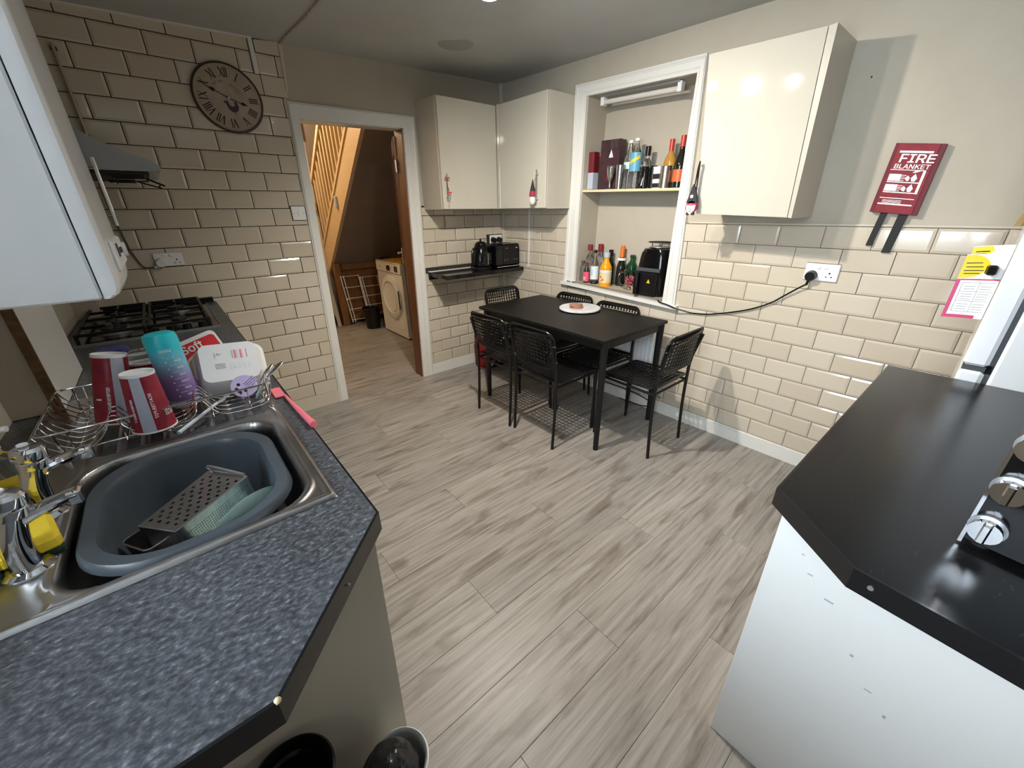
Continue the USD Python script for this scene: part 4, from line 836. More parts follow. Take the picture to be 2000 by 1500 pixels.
bottle('rose_wine_bottle', 'amber rose wine bottle with a red foil on the niche shelf', .125, -1.578, on_shelf(-1.578), .038, .285, .07, .0145, .155, 'amber_glass', 'red_foil', 'paper_white', (.14, .40), .075, 1.08)
q = thing('steel_tin', 'short bright steel tin on the niche shelf next to the red wine', 'tin', (.05, -1.602, on_shelf(-1.602))); z0 = on_shelf(-1.602)
part(q, 'tin_body', move(lathe([(.0001, 0), (.033, 0), (.034, .002), (.034, .124), (.035, .127), (.032, .127), (.032, .004), (.0001, .004)], 32), .05, -1.602, z0), M['steel'])
bottle('red_wine_bottle', 'dark red wine bottle with orange label and red foil beside the cupboard', .08, -1.678, on_shelf(-1.678), .038, .292, .10, .0145, .125, 'dark_glass', 'red_foil', 'orange_label', (.12, .36), .062, 1.08)
bottle('slim_bottle', 'dark slim bottle half hidden behind the niche frame on the shelf', .17, -1.722, on_shelf(-1.722), .026, .25, .06, .012, .14, 'dark_glass', 'black_plastic', None, caph=.04)
# on the sill
def on_sill(y): return ZS(y)+.0005
bottle('gin_bottle', 'empty clear bottle with a dark red stopper at the corner end of the sill', .105, -.985, on_sill(-.985), .038, .30, .07, .0135, .17, 'glass', 'red_cap', None, caph=.045, capr=1.5)
bottle('clear_bottle', 'small clear bottle tucked against the niche jamb on the sill', .06, -.958, on_sill(-.958), .026, .175, .04, .012, .11, 'glass', 'grey_gap', None, caph=.02)
bottle('gin_bottle', 'clear bottle with a dark red stopper at the back of the sill', .175, -1.035, on_sill(-1.035), .036, .305, .07, .0135, .18, 'glass', 'red_cap', None, caph=.06, capr=1.5)
bottle('cordial_bottle', 'small cordial bottle with a bright pink heart label on the sill', .035, -1.018, on_sill(-1.018), .025, .17, .05, .010, .10, 'dark_glass', 'red_cap', 'pink_label', (.13, .58), .02)
hy, hz = -1.012, on_sill(-1.018)+.045
hr = [(.0, -.012), (.012, .002), (.010, .012), (.004, .013), (.0, .007), (-.004, .013), (-.010, .012), (-.012, .002)]
part('/World/cordial_bottle', 'heart_print', orient(ext(Polygon(hr).buffer(.0).difference(Polygon(hr).buffer(-.0035)), .0006), (.0085, -1.020, hz), *RIGHT), M['paper_white'], False)
bottle('blue_label_bottle', 'clear bottle with a pale blue label and dark contents on the sill', .05, -1.088, on_sill(-1.088), .033, .272, .09, .011, .13, 'glass', 'black_plastic', 'pale_label', (.18, .56), .022, 1.2, liquid=('black_label', .25))
part('/World/blue_label_bottle', 'label_print', cat(*[orient(bx(-.006, .006, -.003, .003, 0, .0006), (.0163, -1.088, on_sill(-1.088)+z), *RIGHT) for z in (.085, .10, .115)]), M['blue_label'], False)
bottle('squash_bottle', 'big orange squash bottle with a pale blue cap on the sill', .045, -1.200, on_sill(-1.2), .047, .265, .07, .020, .145, 'orange_juice', 'blue_cap', 'potato', (.16, .52), .035, 1.2)
part('/World/squash_bottle', 'label_band', lathe([(.0481, .120), (.0483, .128), (.0481, .137)], 28, (.045, -1.2, on_sill(-1.2))), M['pale_label'], True, label='white band over the label')
part('/World/squash_bottle', 'fruit_print', cat(*[orient(disc(r, .0006, 14), (-.0032, -1.200+dy, on_sill(-1.2)+z), *RIGHT) for dy, z, r in ((.008, .085, .009), (-.012, .068, .008), (.0, .058, .007))]), M['orange_cap'], False)
bottle('dark_bottle', 'dark bottle with black cap behind the orange squash', .150, -1.160, on_sill(-1.16), .032, .275, .08, .014, .15, 'dark_glass', 'black_plastic', None, caph=.05)
bottle('sparkling_wine_bottle', 'dark wine bottle with a bright orange foil top on the sill', .155, -1.262, on_sill(-1.262), .036, .315, .10, .015, .14, 'dark_glass', 'orange_cap', 'paper_white', (.66, .72), .085, 1.15)
bottle('green_bottle', 'squat green glass bottle at the back of the sill', .175, -1.345, on_sill(-1.345), .040, .255, .055, .016, .17, 'green_glass', 'green_glass', None, caph=.02)
q = thing('sweet_tub', 'clear plastic tub of pink and peach sweets with a handle on the sill', 'tub', (.125, -1.385, on_sill(-1.385))); z0 = on_sill(-1.385); cx, cy = .105, -1.405
part(q, 'tub_body', move(lathe([(.0001, .0), (.055, .0), (.062, .10), (.066, .15), (.064, .15), (.060, .10), (.053, .003), (.0001, .003)], 36), cx, cy, z0), M['clear_plastic'])
part(q, 'tub_lid', move(solid_lathe([(.068, .148), (.068, .158), (.060, .163)], 36), cx, cy, z0), M['clear_plastic'])
part(q, 'tub_handle', tube(smooth_path([(cx-.02, cy+.058, z0+.14), (cx-.045, cy+.082, z0+.13), (cx-.052, cy+.085, z0+.09), (cx-.04, cy+.075, z0+.05), (cx-.02, cy+.055, z0+.04)]), .004, 8), M['clear_plastic'])
rg = np.random.default_rng(3); sw_ = {'pink': [], 'potato': [], 'magenta': []}
for k in range(150):
    a, r, z = rg.uniform(0, 6.283), .050*math.sqrt(rg.uniform(0, 1)), rg.uniform(.010, .110)
    sw_['potato' if z < .05 and rg.uniform() < .6 else ('magenta' if rg.uniform() < .4 else 'pink')].append(move(trimesh.creation.icosphere(1, rg.uniform(.006, .009)), cx+r*math.cos(a), cy+r*math.sin(a), z0+z))
for k in sw_: part(q, 'sweets', cat(*sw_[k]), M[k], True, kind='stuff')
# air fryer with a trivet on it
af = thing('air_fryer', 'black air fryer with a yellow warning triangle on the sill', 'air fryer', (.09, -1.59, on_sill(-1.59))); z0 = on_sill(-1.62); Y0 = -1.595
def rsec(y0, y1, x0, x1, r, z): c = np.array(rrect(y0, y1, x0, x1, r, 5).exterior.coords)[:-1]; return np.stack([c[:, 1], c[:, 0], np.full(len(c), z)], 1)
secs = [rsec(-1.708, -1.482, .010, .205, .05, z0+.004), rsec(-1.712, -1.478, .004, .206, .055, z0+.03), rsec(-1.708, -1.482, .006, .206, .058, z0+.20), rsec(-1.700, -1.492, .014, .204, .060, z0+.30), rsec(-1.690, -1.505, .026, .198, .060, z0+.332), rsec(-1.66, -1.54, .06, .17, .05, z0+.342)]
n_ = len(secs[0]); V = np.vstack(secs+[secs[0].mean(0, keepdims=True), secs[-1].mean(0, keepdims=True)]); F = []
for i in range(len(secs)-1):
    for j in range(n_): a, b = i*n_+j, i*n_+(j+1) % n_; F += [(a, b+n_, b), (a, a+n_, b+n_)]
for j in range(n_): F += [(len(V)-2, j, (j+1) % n_), (len(V)-1, (len(secs)-1)*n_+(j+1) % n_, (len(secs)-1)*n_+j)]
m = trimesh.Trimesh(V, np.array(F), process=False); m.invert() if m.volume < 0 else None
part(af, 'housing', m, M['black_gloss'], 40)
part(af, 'drawer', bx(-.010, .03, -1.672, -1.512, z0+.012, z0+.178, .008), M['black_plastic'], False)
part(af, 'band', bx(-.006, .02, -1.685, -1.500, z0+.182, z0+.208, .004), M['grey_gap'], False)
part(af, 'drawer_handle', bx(-.052, -.008, -1.545, -1.515, z0+.02, z0+.185, .010), M['black_gloss'], False)
part(af, 'warning_sticker', orient(ext(Polygon([(-.015, 0), (.015, 0), (0, .027)]), .0008), (-.0102, -1.612, z0+.108), *RIGHT), M['yellow'], False, label='yellow warning triangle sticker')
part(af, 'sticker_mark', orient(ext(Polygon([(-.001, .006), (.001, .006), (.0015, .016), (-.0015, .016)]), .0006), (-.0111, -1.612, z0+.108), *RIGHT), M['black_matte'], False)
part(af, 'top_plate', move(solid_lathe([(.07, 0), (.068, .004)], 32), .11, -1.60, z0+.341), M['grey_metal'])
tv = thing('wire_trivet', 'round wire trivet standing on top of the air fryer', 'trivet', (.11, -1.60, z0+.345)); zt = z0+.375
tw = [tube([(.11+.075*math.cos(t), -1.60+.085*math.sin(t), zt) for t in np.arange(28)*2*math.pi/28], .0022, 6, True)]
for k in range(-4, 5): w = .085*math.sqrt(1-(k/4.6)**2); tw.append(tube([(.11+k*.0163, -1.60-w, zt), (.11+k*.0163, -1.60+w, zt)], .0016, 5))
part(tv, 'grid', cat(*tw), M['black_metal'])
for a in (.6, 2.5, 3.8, 5.6): part(tv, 'leg', cyl((.11+.06*math.cos(a), -1.6+.062*math.sin(a), zt), (.11+.055*math.cos(a), -1.6+.057*math.sin(a), z0+.3455), .0022, 6), M['black_metal'])
ac = thing('air_fryer_cable', 'black flex sagging from the niche sill across the tiles to the socket', 'cable', (-.03, -2.1, .82))
part(ac, 'flex', tube(smooth_path([(-.030, -1.715, z0+.006), (-.052, -1.745, .831), (-.0525, -1.80, .823), (-.052, -1.862, .808), (-.030, -1.92, .795), (-.020, -1.96, .789), (-.020, -2.05, .797), (-.020, -2.121, .813), (-.020, -2.22, .842), (-.020, -2.316, .878), (-.021, -2.40, .925), (-.024, -2.453, .970), (-.030, -2.51, 1.02), (-.033, -2.545, 1.048)]), .0042, 8), M['black_plastic'])
# strip light under the niche head
sl = thing('strip_light', 'unlit white fluorescent tube in its fitting under the niche head', 'strip light', (.06, -1.34, 2.1))
part(sl, 'tube', cyl((.055, -1.07, 2.098), (.055, -1.612, 2.076), .0155, 20), M['dirty_tube']); part(sl, 'batten', quadx([(-1.05, 2.139), (-1.63, 2.117), (-1.63, 2.104), (-1.05, 2.126)], .03, .085), M['grey_metal'], False)
for (y, z) in ((-1.055, 2.108), (-1.625, 2.086)): part(sl, 'end_holder', bx(.035, .078, y-.014, y+.014, z-.03, z+.026, .004), M['white_plastic'], False)

# ------------------------------------------------------------------ wall clock
CK = np.array([-2.037, -.0095, 2.024])
ck = thing('wall_clock', 'round antique-style wall clock with roman numerals on the tiled wall', 'clock', CK)
def onc(m, u, v, n=0.): return orient(m, CK+np.array([u, -n, v]), *FAR)
part(ck, 'rim', onc(lathe([(.152, 0), (.170, 0), (.172, .008), (.169, .018), (.163, .020), (.161, .0115), (.152, .0115)], 64), 0, 0), M['clock_rim'])
part(ck, 'face', onc(solid_lathe([(.162, .003), (.162, .012)], 64), 0, 0), M['clock_face'], False)
def num_mesh(s):
    out, x = [], 0.
    for ch_ in s:
        if ch_ == 'I': out.append(move(sbarm(.0052), x)); x += .0095
        elif ch_ == 'V': out += [move(slant(-.011, 0, .0062), x+.013), move(slant(.009, 0, .003), x+.013)]; x += .029
        elif ch_ == 'X': out += [move(slant2(-.010, .010, .0062), x+.012), move(slant2(.010, -.010, .003), x+.012)]; x += .027
    m = cat(*out); m.apply_translation((-(m.bounds[0, 0]+m.bounds[1, 0])/2, 0, 0)); return m
def sbarm(w): return bx(-w/2, w/2, -.0225, .0225, 0, .0008)
def slant(tx, bxx, w): return ext(Polygon([(tx-w/2, .0225), (tx+w/2, .0225), (bxx+w/2, -.0225), (bxx-w/2, -.0225)]), .0008)
def slant2(tx, bxx, w): return slant(tx, bxx, w)
for h_, s in enumerate(('XII', 'I', 'II', 'III', 'IIII', 'V', 'VI', 'VII', 'VIII', 'IX', 'X', 'XI')):
    a = math.radians(-30*h_); m = rot(move(num_mesh(s), 0, .122, 0), (0, 0, 1), -30*h_); part(ck, 'numeral', onc(m, 0, 0, .0118), M['print_dark'], False)
def hand(L, tail, ang, w, n, head=None):
    ps = [Polygon([(-w, -tail), (w, -tail), (w*.5, L), (-w*.5, L)])]
    if head: ps.append(Polygon([(-.009, head), (0, head-.012), (.009, head), (0, head+.026)]))
    return onc(rot(ext(unary_union(ps), .0012), (0, 0, 1), -ang), 0, 0, n)
part(ck, 'hour_hand', hand(.092, .012, 108, .0022, .0145, .066), M['black_metal'], False); part(ck, 'minute_hand', hand(.138, .012, 296, .0019, .0162, .074), M['black_metal'], False)
part(ck, 'centre_pin', onc(disc(.006, .008, 16), 0, 0, .013), M['silver'])
bird = Polygon([(-.042, -.020), (-.030, -.014), (-.022, -.016), (-.016, -.036), (-.002, -.042), (.012, -.034), (.012, -.016), (.020, -.016), (.026, -.038), (.020, -.056), (.004, -.066), (-.012, -.062), (-.024, -.050), (-.031, -.026)]).buffer(.002)
part(ck, 'bird_print', onc(ext(bird, .0006), .012, 0, .0119), M['print_purple'], False, label='dark purple bird printed under the hands')
part(ck, 'bird_leg', onc(cat(bx(-.0015, .0015, -.085, -.066, 0, .0006)), .016, 0, .0119), M['print_faint'], False)
for k, (u, v, a) in enumerate(((-.052, .062, 40), (-.022, .074, 14), (.030, .060, -28), (.052, .040, -42))):
    part(ck, 'flourish_print', onc(rot(cat(tube(smooth_path([(-.013, 0, 0), (-.006, .006, 0), (.0, -.003, 0), (.007, .005, 0), (.013, 0, 0)], 4), .0011, 4)), (0, 0, 1), a), u, v, .0122), M['print_faint'])

# ------------------------------------------------------------------ fire blanket
FB = np.array([-.0, -2.797, 1.523])
fb = thing('fire_blanket', 'red fire blanket case with two black pull straps on the painted wall', 'fire blanket', FB)
fq = [(-2.722, 1.668), (-2.882, 1.648), (-2.868, 1.380), (-2.706, 1.398)]
part(fb, 'case', quadx([(y*1.0, z) for y, z in fq], -.030, 0), M['red_dark'], False)
fi = [(-2.735, 1.664), (-2.864, 1.648), (-2.852, 1.384), (-2.721, 1.398)]
part(fb, 'front_face', quadx(fi, -.034, -.029), M['red_card'], False)
fx = lambda u, w: np.array([-.0343, *( (1-u)*((1-w)*np.array(fi[3])+w*np.array(fi[0])) + u*((1-w)*np.array(fi[2])+w*np.array(fi[1])) )])
fdx, fdy = fx(1, .5)-fx(0, .5), fx(.5, 1)-fx(.5, 0)
FPN = [0]
def fpoly(pts, nm, mt='paper_white', d=.0008):
    FPN[0] += 1; d += .00004*FPN[0]
    P = [fx(u, w) for u, w in pts]; q = ext(Polygon([(p[1], p[2]) for p in P]), d); v = np.array(q.vertices); part(fb, nm, trimesh.Trimesh(np.stack([-.0343-v[:, 2]*0-d+v[:, 2], v[:, 0], v[:, 1]], 1), q.faces, process=False), M[mt], False)
R4 = lambda u0, u1, w0, w1: [(u0, w0), (u1, w0), (u1, w1), (u0, w1)]
fpoly(R4(.08, .92, .875, .905), 'print_bar')
part(fb, 'lettering', orient((lambda m: (m.apply_scale((1.28, 1, 1)), m)[1])(meshkit.text_mesh('FIRE', .0305, .0008, True)), fx(.11, .742), fdx, fdy), M['paper_white'], False); part(fb, 'lettering', orient((lambda m: (m.apply_scale((1.16, 1, 1)), m)[1])(meshkit.text_mesh('BLANKET', .0165, .0008, True)), fx(.06, .655), fdx, fdy), M['paper_white'], False)
fpoly(R4(.02, .92, .630, .642), 'print_bar'); fpoly(R4(.86, .93, .30, .630), 'print_bar')
for w0 in (.475, .325):
    fpoly(R4(.04, .36, w0, w0+.10), 'blanket_print')
    for k in range(4): fpoly(R4(.36, .46+.03*(k % 2), w0+.004+k*.025, w0+.014+k*.025), 'stripe_print')
    fpoly([(.52, w0+.01), (.47, w0+.05), (.53, w0+.085), (.60, w0+.05), (.58, w0+.005)], 'flame_print'); fpoly([(.66, w0+.0), (.62, w0+.05), (.70, w0+.115), (.78, w0+.05), (.74, w0)], 'flame_print')
    fpoly(R4(.04, .90, w0-.024, w0-.008), 'print_bar')
fpoly([(.60, .60), (.68, .60), (.86, .64), (.70, .64)], 'print_bar')
fpoly(R4(.02, .92, .215, .228), 'print_bar'); fpoly(R4(.02, .92, .120, .142), 'print_bar')
for k in range(3): fpoly(R4(.12, .62, .150+k*.018, .158+k*.018), 'caption_print')
for y0, y1, zb in ((-2.756, -2.732, 1.250), (-2.828, -2.796, 1.222)):
    part(fb, 'pull_strap', quadx([(y0, 1.396), (y1, 1.396), (y1+.018, zb), (y0+.018, zb)] if False else [(y0-.014, 1.396), (y1-.014, 1.396), (y1+.002, zb), (y0+.004, zb)], -.020, -.0115), M['black_matte'], False, label='black webbing pull strap')
nl = thing('nail_hole', 'small dark fixing hole in the painted wall near the cupboard', 'hole', (0, -2.50, 1.83), kind=S)
part(nl, 'hole', quadx([(-2.556, 1.932), (-2.561, 1.932), (-2.561, 1.940), (-2.556, 1.940)], -.0006, 0), M['print_dark'], False)
tp = thing('wall_tape', 'tan tape and torn blue paper edge on the wall above the fridge front', 'tape', (0, -3.17, 1.38))
part(tp, 'tan_tape', quadx([(-3.150, 1.322), (-3.172, 1.330), (-3.185, 1.395), (-3.166, 1.395)], -.004, 0), M['tan_tape'], False); part(tp, 'blue_tape', quadx([(-3.160, 1.405), (-3.20, 1.46), (-3.23, 1.55), (-3.19, 1.46)], -.003, 0), M['blue_tape'], False)

# leaflets hanging on the fridge front
def leaflet(nm, label, x0, dy, z0, z1, amp, off):
    t = thing(nm, label, 'leaflet', (x0, -3.17, z0)); us = np.linspace(0, 1, 15)
    cx = lambda u: np.array([x0+amp*math.sin(1.5*u)+off, -3.176+dy*u])
    def sheet(u0, u1, w0, w1, lift, poly=None):
        U = np.linspace(u0, u1, 15); V, F = [], []
        for s_ in (0, 1):
            for w in (w0, w1):
                for u in U: c = cx(u); V.append((c[0]-lift-.0003*s_, c[1], z0+(z1-z0)*(w+.055*(1-u)*(1 if True else 0))))
        k = 15
        for i in range(k-1):
            F += [(i, i+1, k+i+1), (i, k+i+1, k+i), (2*k+i, 3*k+i+1, 2*k+i+1), (2*k+i, 3*k+i, 3*k+i+1)]
        return trimesh.Trimesh(np.array(V), np.array(F), process=False)
    return t, sheet
lf, shf = leaflet('leaflet', 'white leaflet with a yellow oval and pink edge held to the fridge front', -.695, .088, 1.085, 1.280, .03, .0)
part(lf, 'sheet', shf(0, 1, 0, 1, 0), M['paper_white'], True); part(lf, 'edge_band', cat(shf(.90, 1., 0, .62, .0006), shf(.2, 1, 0, .05, .0006), shf(0, .92, .60, .62, .0006)), M['magenta'], True, label='magenta border')
yo = [shf(max(.3, .98-.62*math.sqrt(max(0, 1-((w-.81)/.185)**2))), 1.0, w, w+.0088, .0006) for w in np.arange(.63, .985, .008)]
part(lf, 'yellow_oval', cat(*yo), M['yellow'], True)
part(lf, 'text_line', cat(*[shf(a, b, w, w+.012, .0011) for a, b, w in ((.55, .93, .86), (.50, .90, .80), (.46, .92, .745), (.52, .9, .70))]), M['print_dark'], True)
part(lf, 'table_rule', cat(*[shf(.05, .82, w, w+.006, .0008) for w in (.10, .27, .42, .56)], shf(.815, .825, .10, .56, .0008), shf(.40, .41, .10, .56, .0008)), M['print_grey'], True); part(lf, 'table_text', cat(*[shf(a, a+.26, w, w+.008, .0008) for a in (.10, .48) for w in (.14, .18, .22, .30, .34, .38, .46, .50)]), M['print_grey'], True)
mg = part(lf, 'magnet', rot(bx(-.716, -.690, -3.160, -3.140, 1.228, 1.256, .004), (0, 0, 1), 15, (-.7, -3.15, 0)), M['black_plastic'], False)
lf2, shf2 = leaflet('leaflet', 'second leaflet with a yellow top tucked behind the front one', -.668, .082, 1.10, 1.302, .03, .008)
part(lf2, 'sheet', shf2(0, 1, .0, 1, 0), M['paper_white'], True); part(lf2, 'yellow_band', cat(*[shf2(.45+.1*abs(w-.93)/.07, 1., w, w+.0105, .0006) for w in np.arange(.82, .985, .01)]), M['yellow'], True); part(lf2, 'text_line', cat(shf2(.55, .9, .91, .925, .001), shf2(.6, .9, .87, .885, .001)), M['print_dark'], True)

# ------------------------------------------------------------------ gnomes and ribbon on the cupboard handles
def gnome(label, o, right):
    t = thing('gnome_ornament', label, 'ornament', o); o = np.array(o, float); D = RIGHT if right else FAR
    def at(m, u, v, n): return orient(m, o+np.array(D[0], float)*u+np.array((0, 0, 1.))*v+np.cross(D[0], D[1])*n, *D)
    return t, at
g1_, at = gnome('gnome in a dotted black hat hanging on the large cupboard handle', (-.329, -2.006, 1.395), True)
part(g1_, 'hat', at(ext(Polygon([(-.030, .050), (.030, .050), (.020, .09), (.004, .128), (-.002, .142), (-.010, .125), (-.018, .09)]), .012), 0, 0, 0), M['gnome_black'], False); part(g1_, 'hat_dot', at(disc(.009, .002, 20), -.003, .082, .012), M['gnome_white'])
part(g1_, 'face_disc', at(disc(.031, .012, 32), 0, .030, 0), M['gnome_red']); part(g1_, 'beard', at(ext(Polygon([(-.026, .040), (.026, .040), (.022, .014), (0, -.008), (-.022, .014)]), .003), 0, 0, .012), M['gnome_white'], False)
part(g1_, 'nose', at(trimesh.creation.icosphere(2, .006), 0, .042, .014), M['gnome_skin'])
for s in (-1, 1): part(g1_, 'boot', at(disc(.008, .012, 14), s*.014, -.002, .002), M['gnome_black'])
for k in range(3): part(g1_, 'beard_text', at(bx(-.013+.002*k, .013-.002*k, -.0008, .0008, 0, .0005), 0, .024-.007*k, .0152), M['print_dark'], False)
part(g1_, 'string', tube(smooth_path([(-.333, -2.008, 1.535), (-.336, -2.012, 1.58), (-.335, -2.016, 1.625), (-.331, -2.012, 1.64), (-.330, -2.006, 1.60), (-.332, -2.006, 1.535)]), .0024, 6), M['black_metal'], label='checked hanging cord')
g2_, at = gnome('gnome in a black and red hat with a fluffy beard on the corner cupboard handle', (-.330, -.757, 1.455), True)
part(g2_, 'hat', at(lathe([(.026, 0), (.018, .035), (.008, .075), (.001, .10)], 20), 0, .055, .0) if False else at(rot(lathe([(.0001, 0), (.025, .0), (.017, .045), (.0075, .085), (.0001, .115)], 20), (1, 0, 0), -90), 0, .062, .004), M['gnome_black'])
part(g2_, 'hat_band', at(rot(lathe([(.0262, .0), (.0258, .006), (.0205, .034), (.0195, .034), (.024, 0)], 20), (1, 0, 0), -90), 0, .060, .004), M['gnome_red']); bd = trimesh.creation.icosphere(3, .027); bd.apply_scale((1, 1.25, .8)); bv = np.array(bd.vertices); bd = trimesh.Trimesh(bv*(1+.10*(meshkit.fbm(bv*140+7, 3)[:, None]-.5)), bd.faces, process=False)
part(g2_, 'beard', at(bd, 0, .030, .006), M['gnome_white']); part(g2_, 'string', tube([(-.332, -.765, 1.63), (-.330, -.782, 1.665), (-.334, -.785, 1.68)], .002, 6), M['gnome_white'])
rb = thing('ribbon_ornament', 'little red bow ornament with a glass drop on the cupboard handle by the door', 'ornament', (-.80, -.335, 1.55))
def bow(o, s): return cat(*[orient(ext(Polygon([(0, 0), (sx*.016*s, .007*s), (sx*.018*s, -.006*s)]), .003), o, *FAR) for sx in (-1, 1)], orient(ext(Polygon([(-.002, 0), (.002, 0), (.006, -.022*s), (.001, -.020*s)]), .003), o, *FAR))
part(rb, 'bow', bow((-.805, -.331, 1.645), 1.1), M['bright_red'], False); part(rb, 'bow', bow((-.793, -.331, 1.545), 1.0), M['bright_red'], False)
part(rb, 'cord', tube(smooth_path([(-.808, -.330, 1.645), (-.806, -.331, 1.60), (-.797, -.331, 1.56), (-.793, -.331, 1.545)]), .002, 6), M['red_dark']); dr_ = trimesh.creation.icosphere(2, .012); dr_.apply_scale((.8, .5, 1.5))
part(rb, 'glass_drop', move(dr_, -.793, -.331, 1.51), M['clear_plastic']); part(rb, 'cord_tail', tube([(-.797, -.331, 1.49), (-.800, -.331, 1.455)], .0022, 6), M['grey_metal'])

# ------------------------------------------------------------------ taps, sponges, soap bottle
DK = WT+.001
def tap(label, dy, first):
    y = -2.31+dy; t = thing('tap', label, 'tap', (-2.86, y, DK))
    part(t, 'base_flange', move(lathe([(.0001, 0), (.030, 0), (.031, .004), (.024, .009), (.0001, .010)], 32), -2.861, y, DK), M['chrome'])
    part(t, 'curved_pillar', tube(smooth_path([(-2.861, y, DK+.005), (-2.861, y, DK+.03), (-2.858, y, DK+.06), (-2.852, y, DK+.085), (-2.846, y, DK+.105)]), np.linspace(.019, .016, 25), 18), M['chrome'])
    part(t, 'spout', cat(tube(smooth_path([(-2.852, y, DK+.082), (-2.825, y, DK+.094), (-2.795, y, DK+.1015), (-2.776, y, DK+.105)]), .0105, 12), bx(-2.788, -2.770, y-.010, y+.010, DK+.088, DK+.112, .003)), M['chrome'], 20)
    part(t, 'head', orient(lathe([(.0001, 0), (.020, 0), (.021, .012), (.020, .016), (.0215, .020), (.0215, .034), (.017, .040), (.0001, .042)], 28), (-2.846, y, DK+.098), (0, 1, 0), (-1, 0, .1)), M['chrome'])
    gs = []
    for k in range(4): a = k*math.pi/2+.5; gs.append(orient(lathe([(.0001, 0), (.010, .002), (.012, .012), (.010, .022), (.0001, .024)], 14), (-2.850+.012*math.cos(a)*.4, y+.018*math.cos(a), DK+.128+.012*math.sin(a)), (0, -math.sin(a), math.cos(a)), (-1, 0, 0)))
    part(t, 'handle', cat(*gs), M['chrome'], label='chrome cross-head handle'); part(t, 'indice', orient(disc(.007, .003, 16), (-2.846, y-.0, DK+.142), (1, 0, 0), (0, 1, 0)), M['paper_white'])
tap('chrome pillar tap nearest the camera with the yellow sponge behind it', 0, True); tap('chrome pillar tap nearer the dish rack, in front of the soap bottle', .165, False)
def sponge(label, o, rz):
    t = thing('sponge', label, 'sponge', o, rz)
    part(t, 'foam', bx(-.036, .036, -.046, .046, .010, .036, .006), M['sponge_yellow'], False, local=True); part(t, 'scourer_pad', bx(-.035, .035, -.045, .045, .0, .010, .002), M['scourer'], False, local=True); part(t, 'grip_groove', bx(-.0365, .0365, -.018, -.014, .022, .026, .001), M['yellow'], False, local=True); return t
sponge('yellow sponge with green scourer on the sink ledge by the near tap', (-2.866, -2.258, DK), 14); sponge('yellow sponge half hidden behind the near tap at the wall', (-2.925, -2.275, DK), 4)
sb = thing('soap_bottle', 'clear hand wash bottle half full of yellow soap behind the taps', 'bottle', (-2.902, -2.075, DK))
part(sb, 'bottle_body', move(solid_lathe([(.026, 0), (.029, .006), (.030, .085), (.024, .105), (.012, .112), (.012, .125)], 28), -2.902, -2.075, DK), M['clear_plastic']); part(sb, 'liquid', move(solid_lathe([(.025, .004), (.0275, .008), (.0285, .055)], 28), -2.902, -2.075, DK), M['yellow'])
part(sb, 'pump', cat(move(solid_lathe([(.013, .122), (.013, .138), (.006, .141), (.006, .160)], 18), -2.902, -2.075, DK), tube([(-2.905, -2.075, DK+.160), (-2.868, -2.085, DK+.158)], .0055, 8)), M['white_plastic'])

# ------------------------------------------------------------------ dish rack and what stands in it
RX0, RX1, RY0, RY1, RT, RB = -2.885, -2.437, -1.952, -1.628, .990, .932
rk = thing('dish_rack', 'steel wire dish rack on the sink drainer holding cups and tubs', 'dish rack', (-2.66, -1.79, WT+.004))
part(rk, 'top_rail', tube(np.array([(x, y, RT) for x, y in list(rrect(RX0, RX1, RY0, RY1, .02, 4).exterior.coords)[:-1]]), .0026, 8, True), M['chrome'])
part(rk, 'bottom_rail', tube(np.array([(x, y, RB) for x, y in list(rrect(RX0+.03, RX1-.02, RY0+.025, RY1-.025, .02, 4).exterior.coords)[:-1]]), .0024, 8, True), M['chrome'])
for k in range(11):
    y = RY0+.006+(RY1-RY0-.012)*k/10
    w = smooth_path([(RX0, y, RT), (RX0+.012, y, .962), (RX0+.045, y, RB), (RX0+.078, y, .938), (RX0+.105, y, .962), (RX0+.116, y, .984), (RX0+.124, y, .988), (RX0+.132, y, .983), (RX0+.145, y, .960), (RX0+.178, y, RB), (RX0+.235, y, RB), (RX0+.268, y, .950), (RX0+.279, y, .980), (RX0+.287, y, .984), (RX0+.295, y, .978), (RX0+.31, y, .950), (RX0+.335, y, RB), (RX1-.03, y, RB), (RX1-.008, y, .955), (RX1, y, RT)], 3)
    part(rk, 'wire', tube(w, .0015, 5), M['chrome'])
for k in range(5):
    x = RX0+.05+.085*k; part(rk, 'cross_wire', tube(smooth_path([(x, RY0, RT), (x, RY0+.012, .95), (x, RY0+.03, RB-.003), (x, RY1-.03, RB-.003), (x, RY1-.012, .95), (x, RY1, RT)], 3), .0016, 5), M['chrome'])
for (x, y) in ((RX0+.03, RY0+.004), (RX1-.012, RY0+.004), (RX0+.03, RY1-.004), (RX1-.012, RY1-.004)):
    part(rk, 'foot', cat(tube([(x, y, RT), (x, y+(.006 if y < -1.8 else -.006), WT+.008)], .0028, 8), move(disc(.007, .010, 12), x, y+(.006 if y < -1.8 else -.006), WT-.001)), M['chrome'])

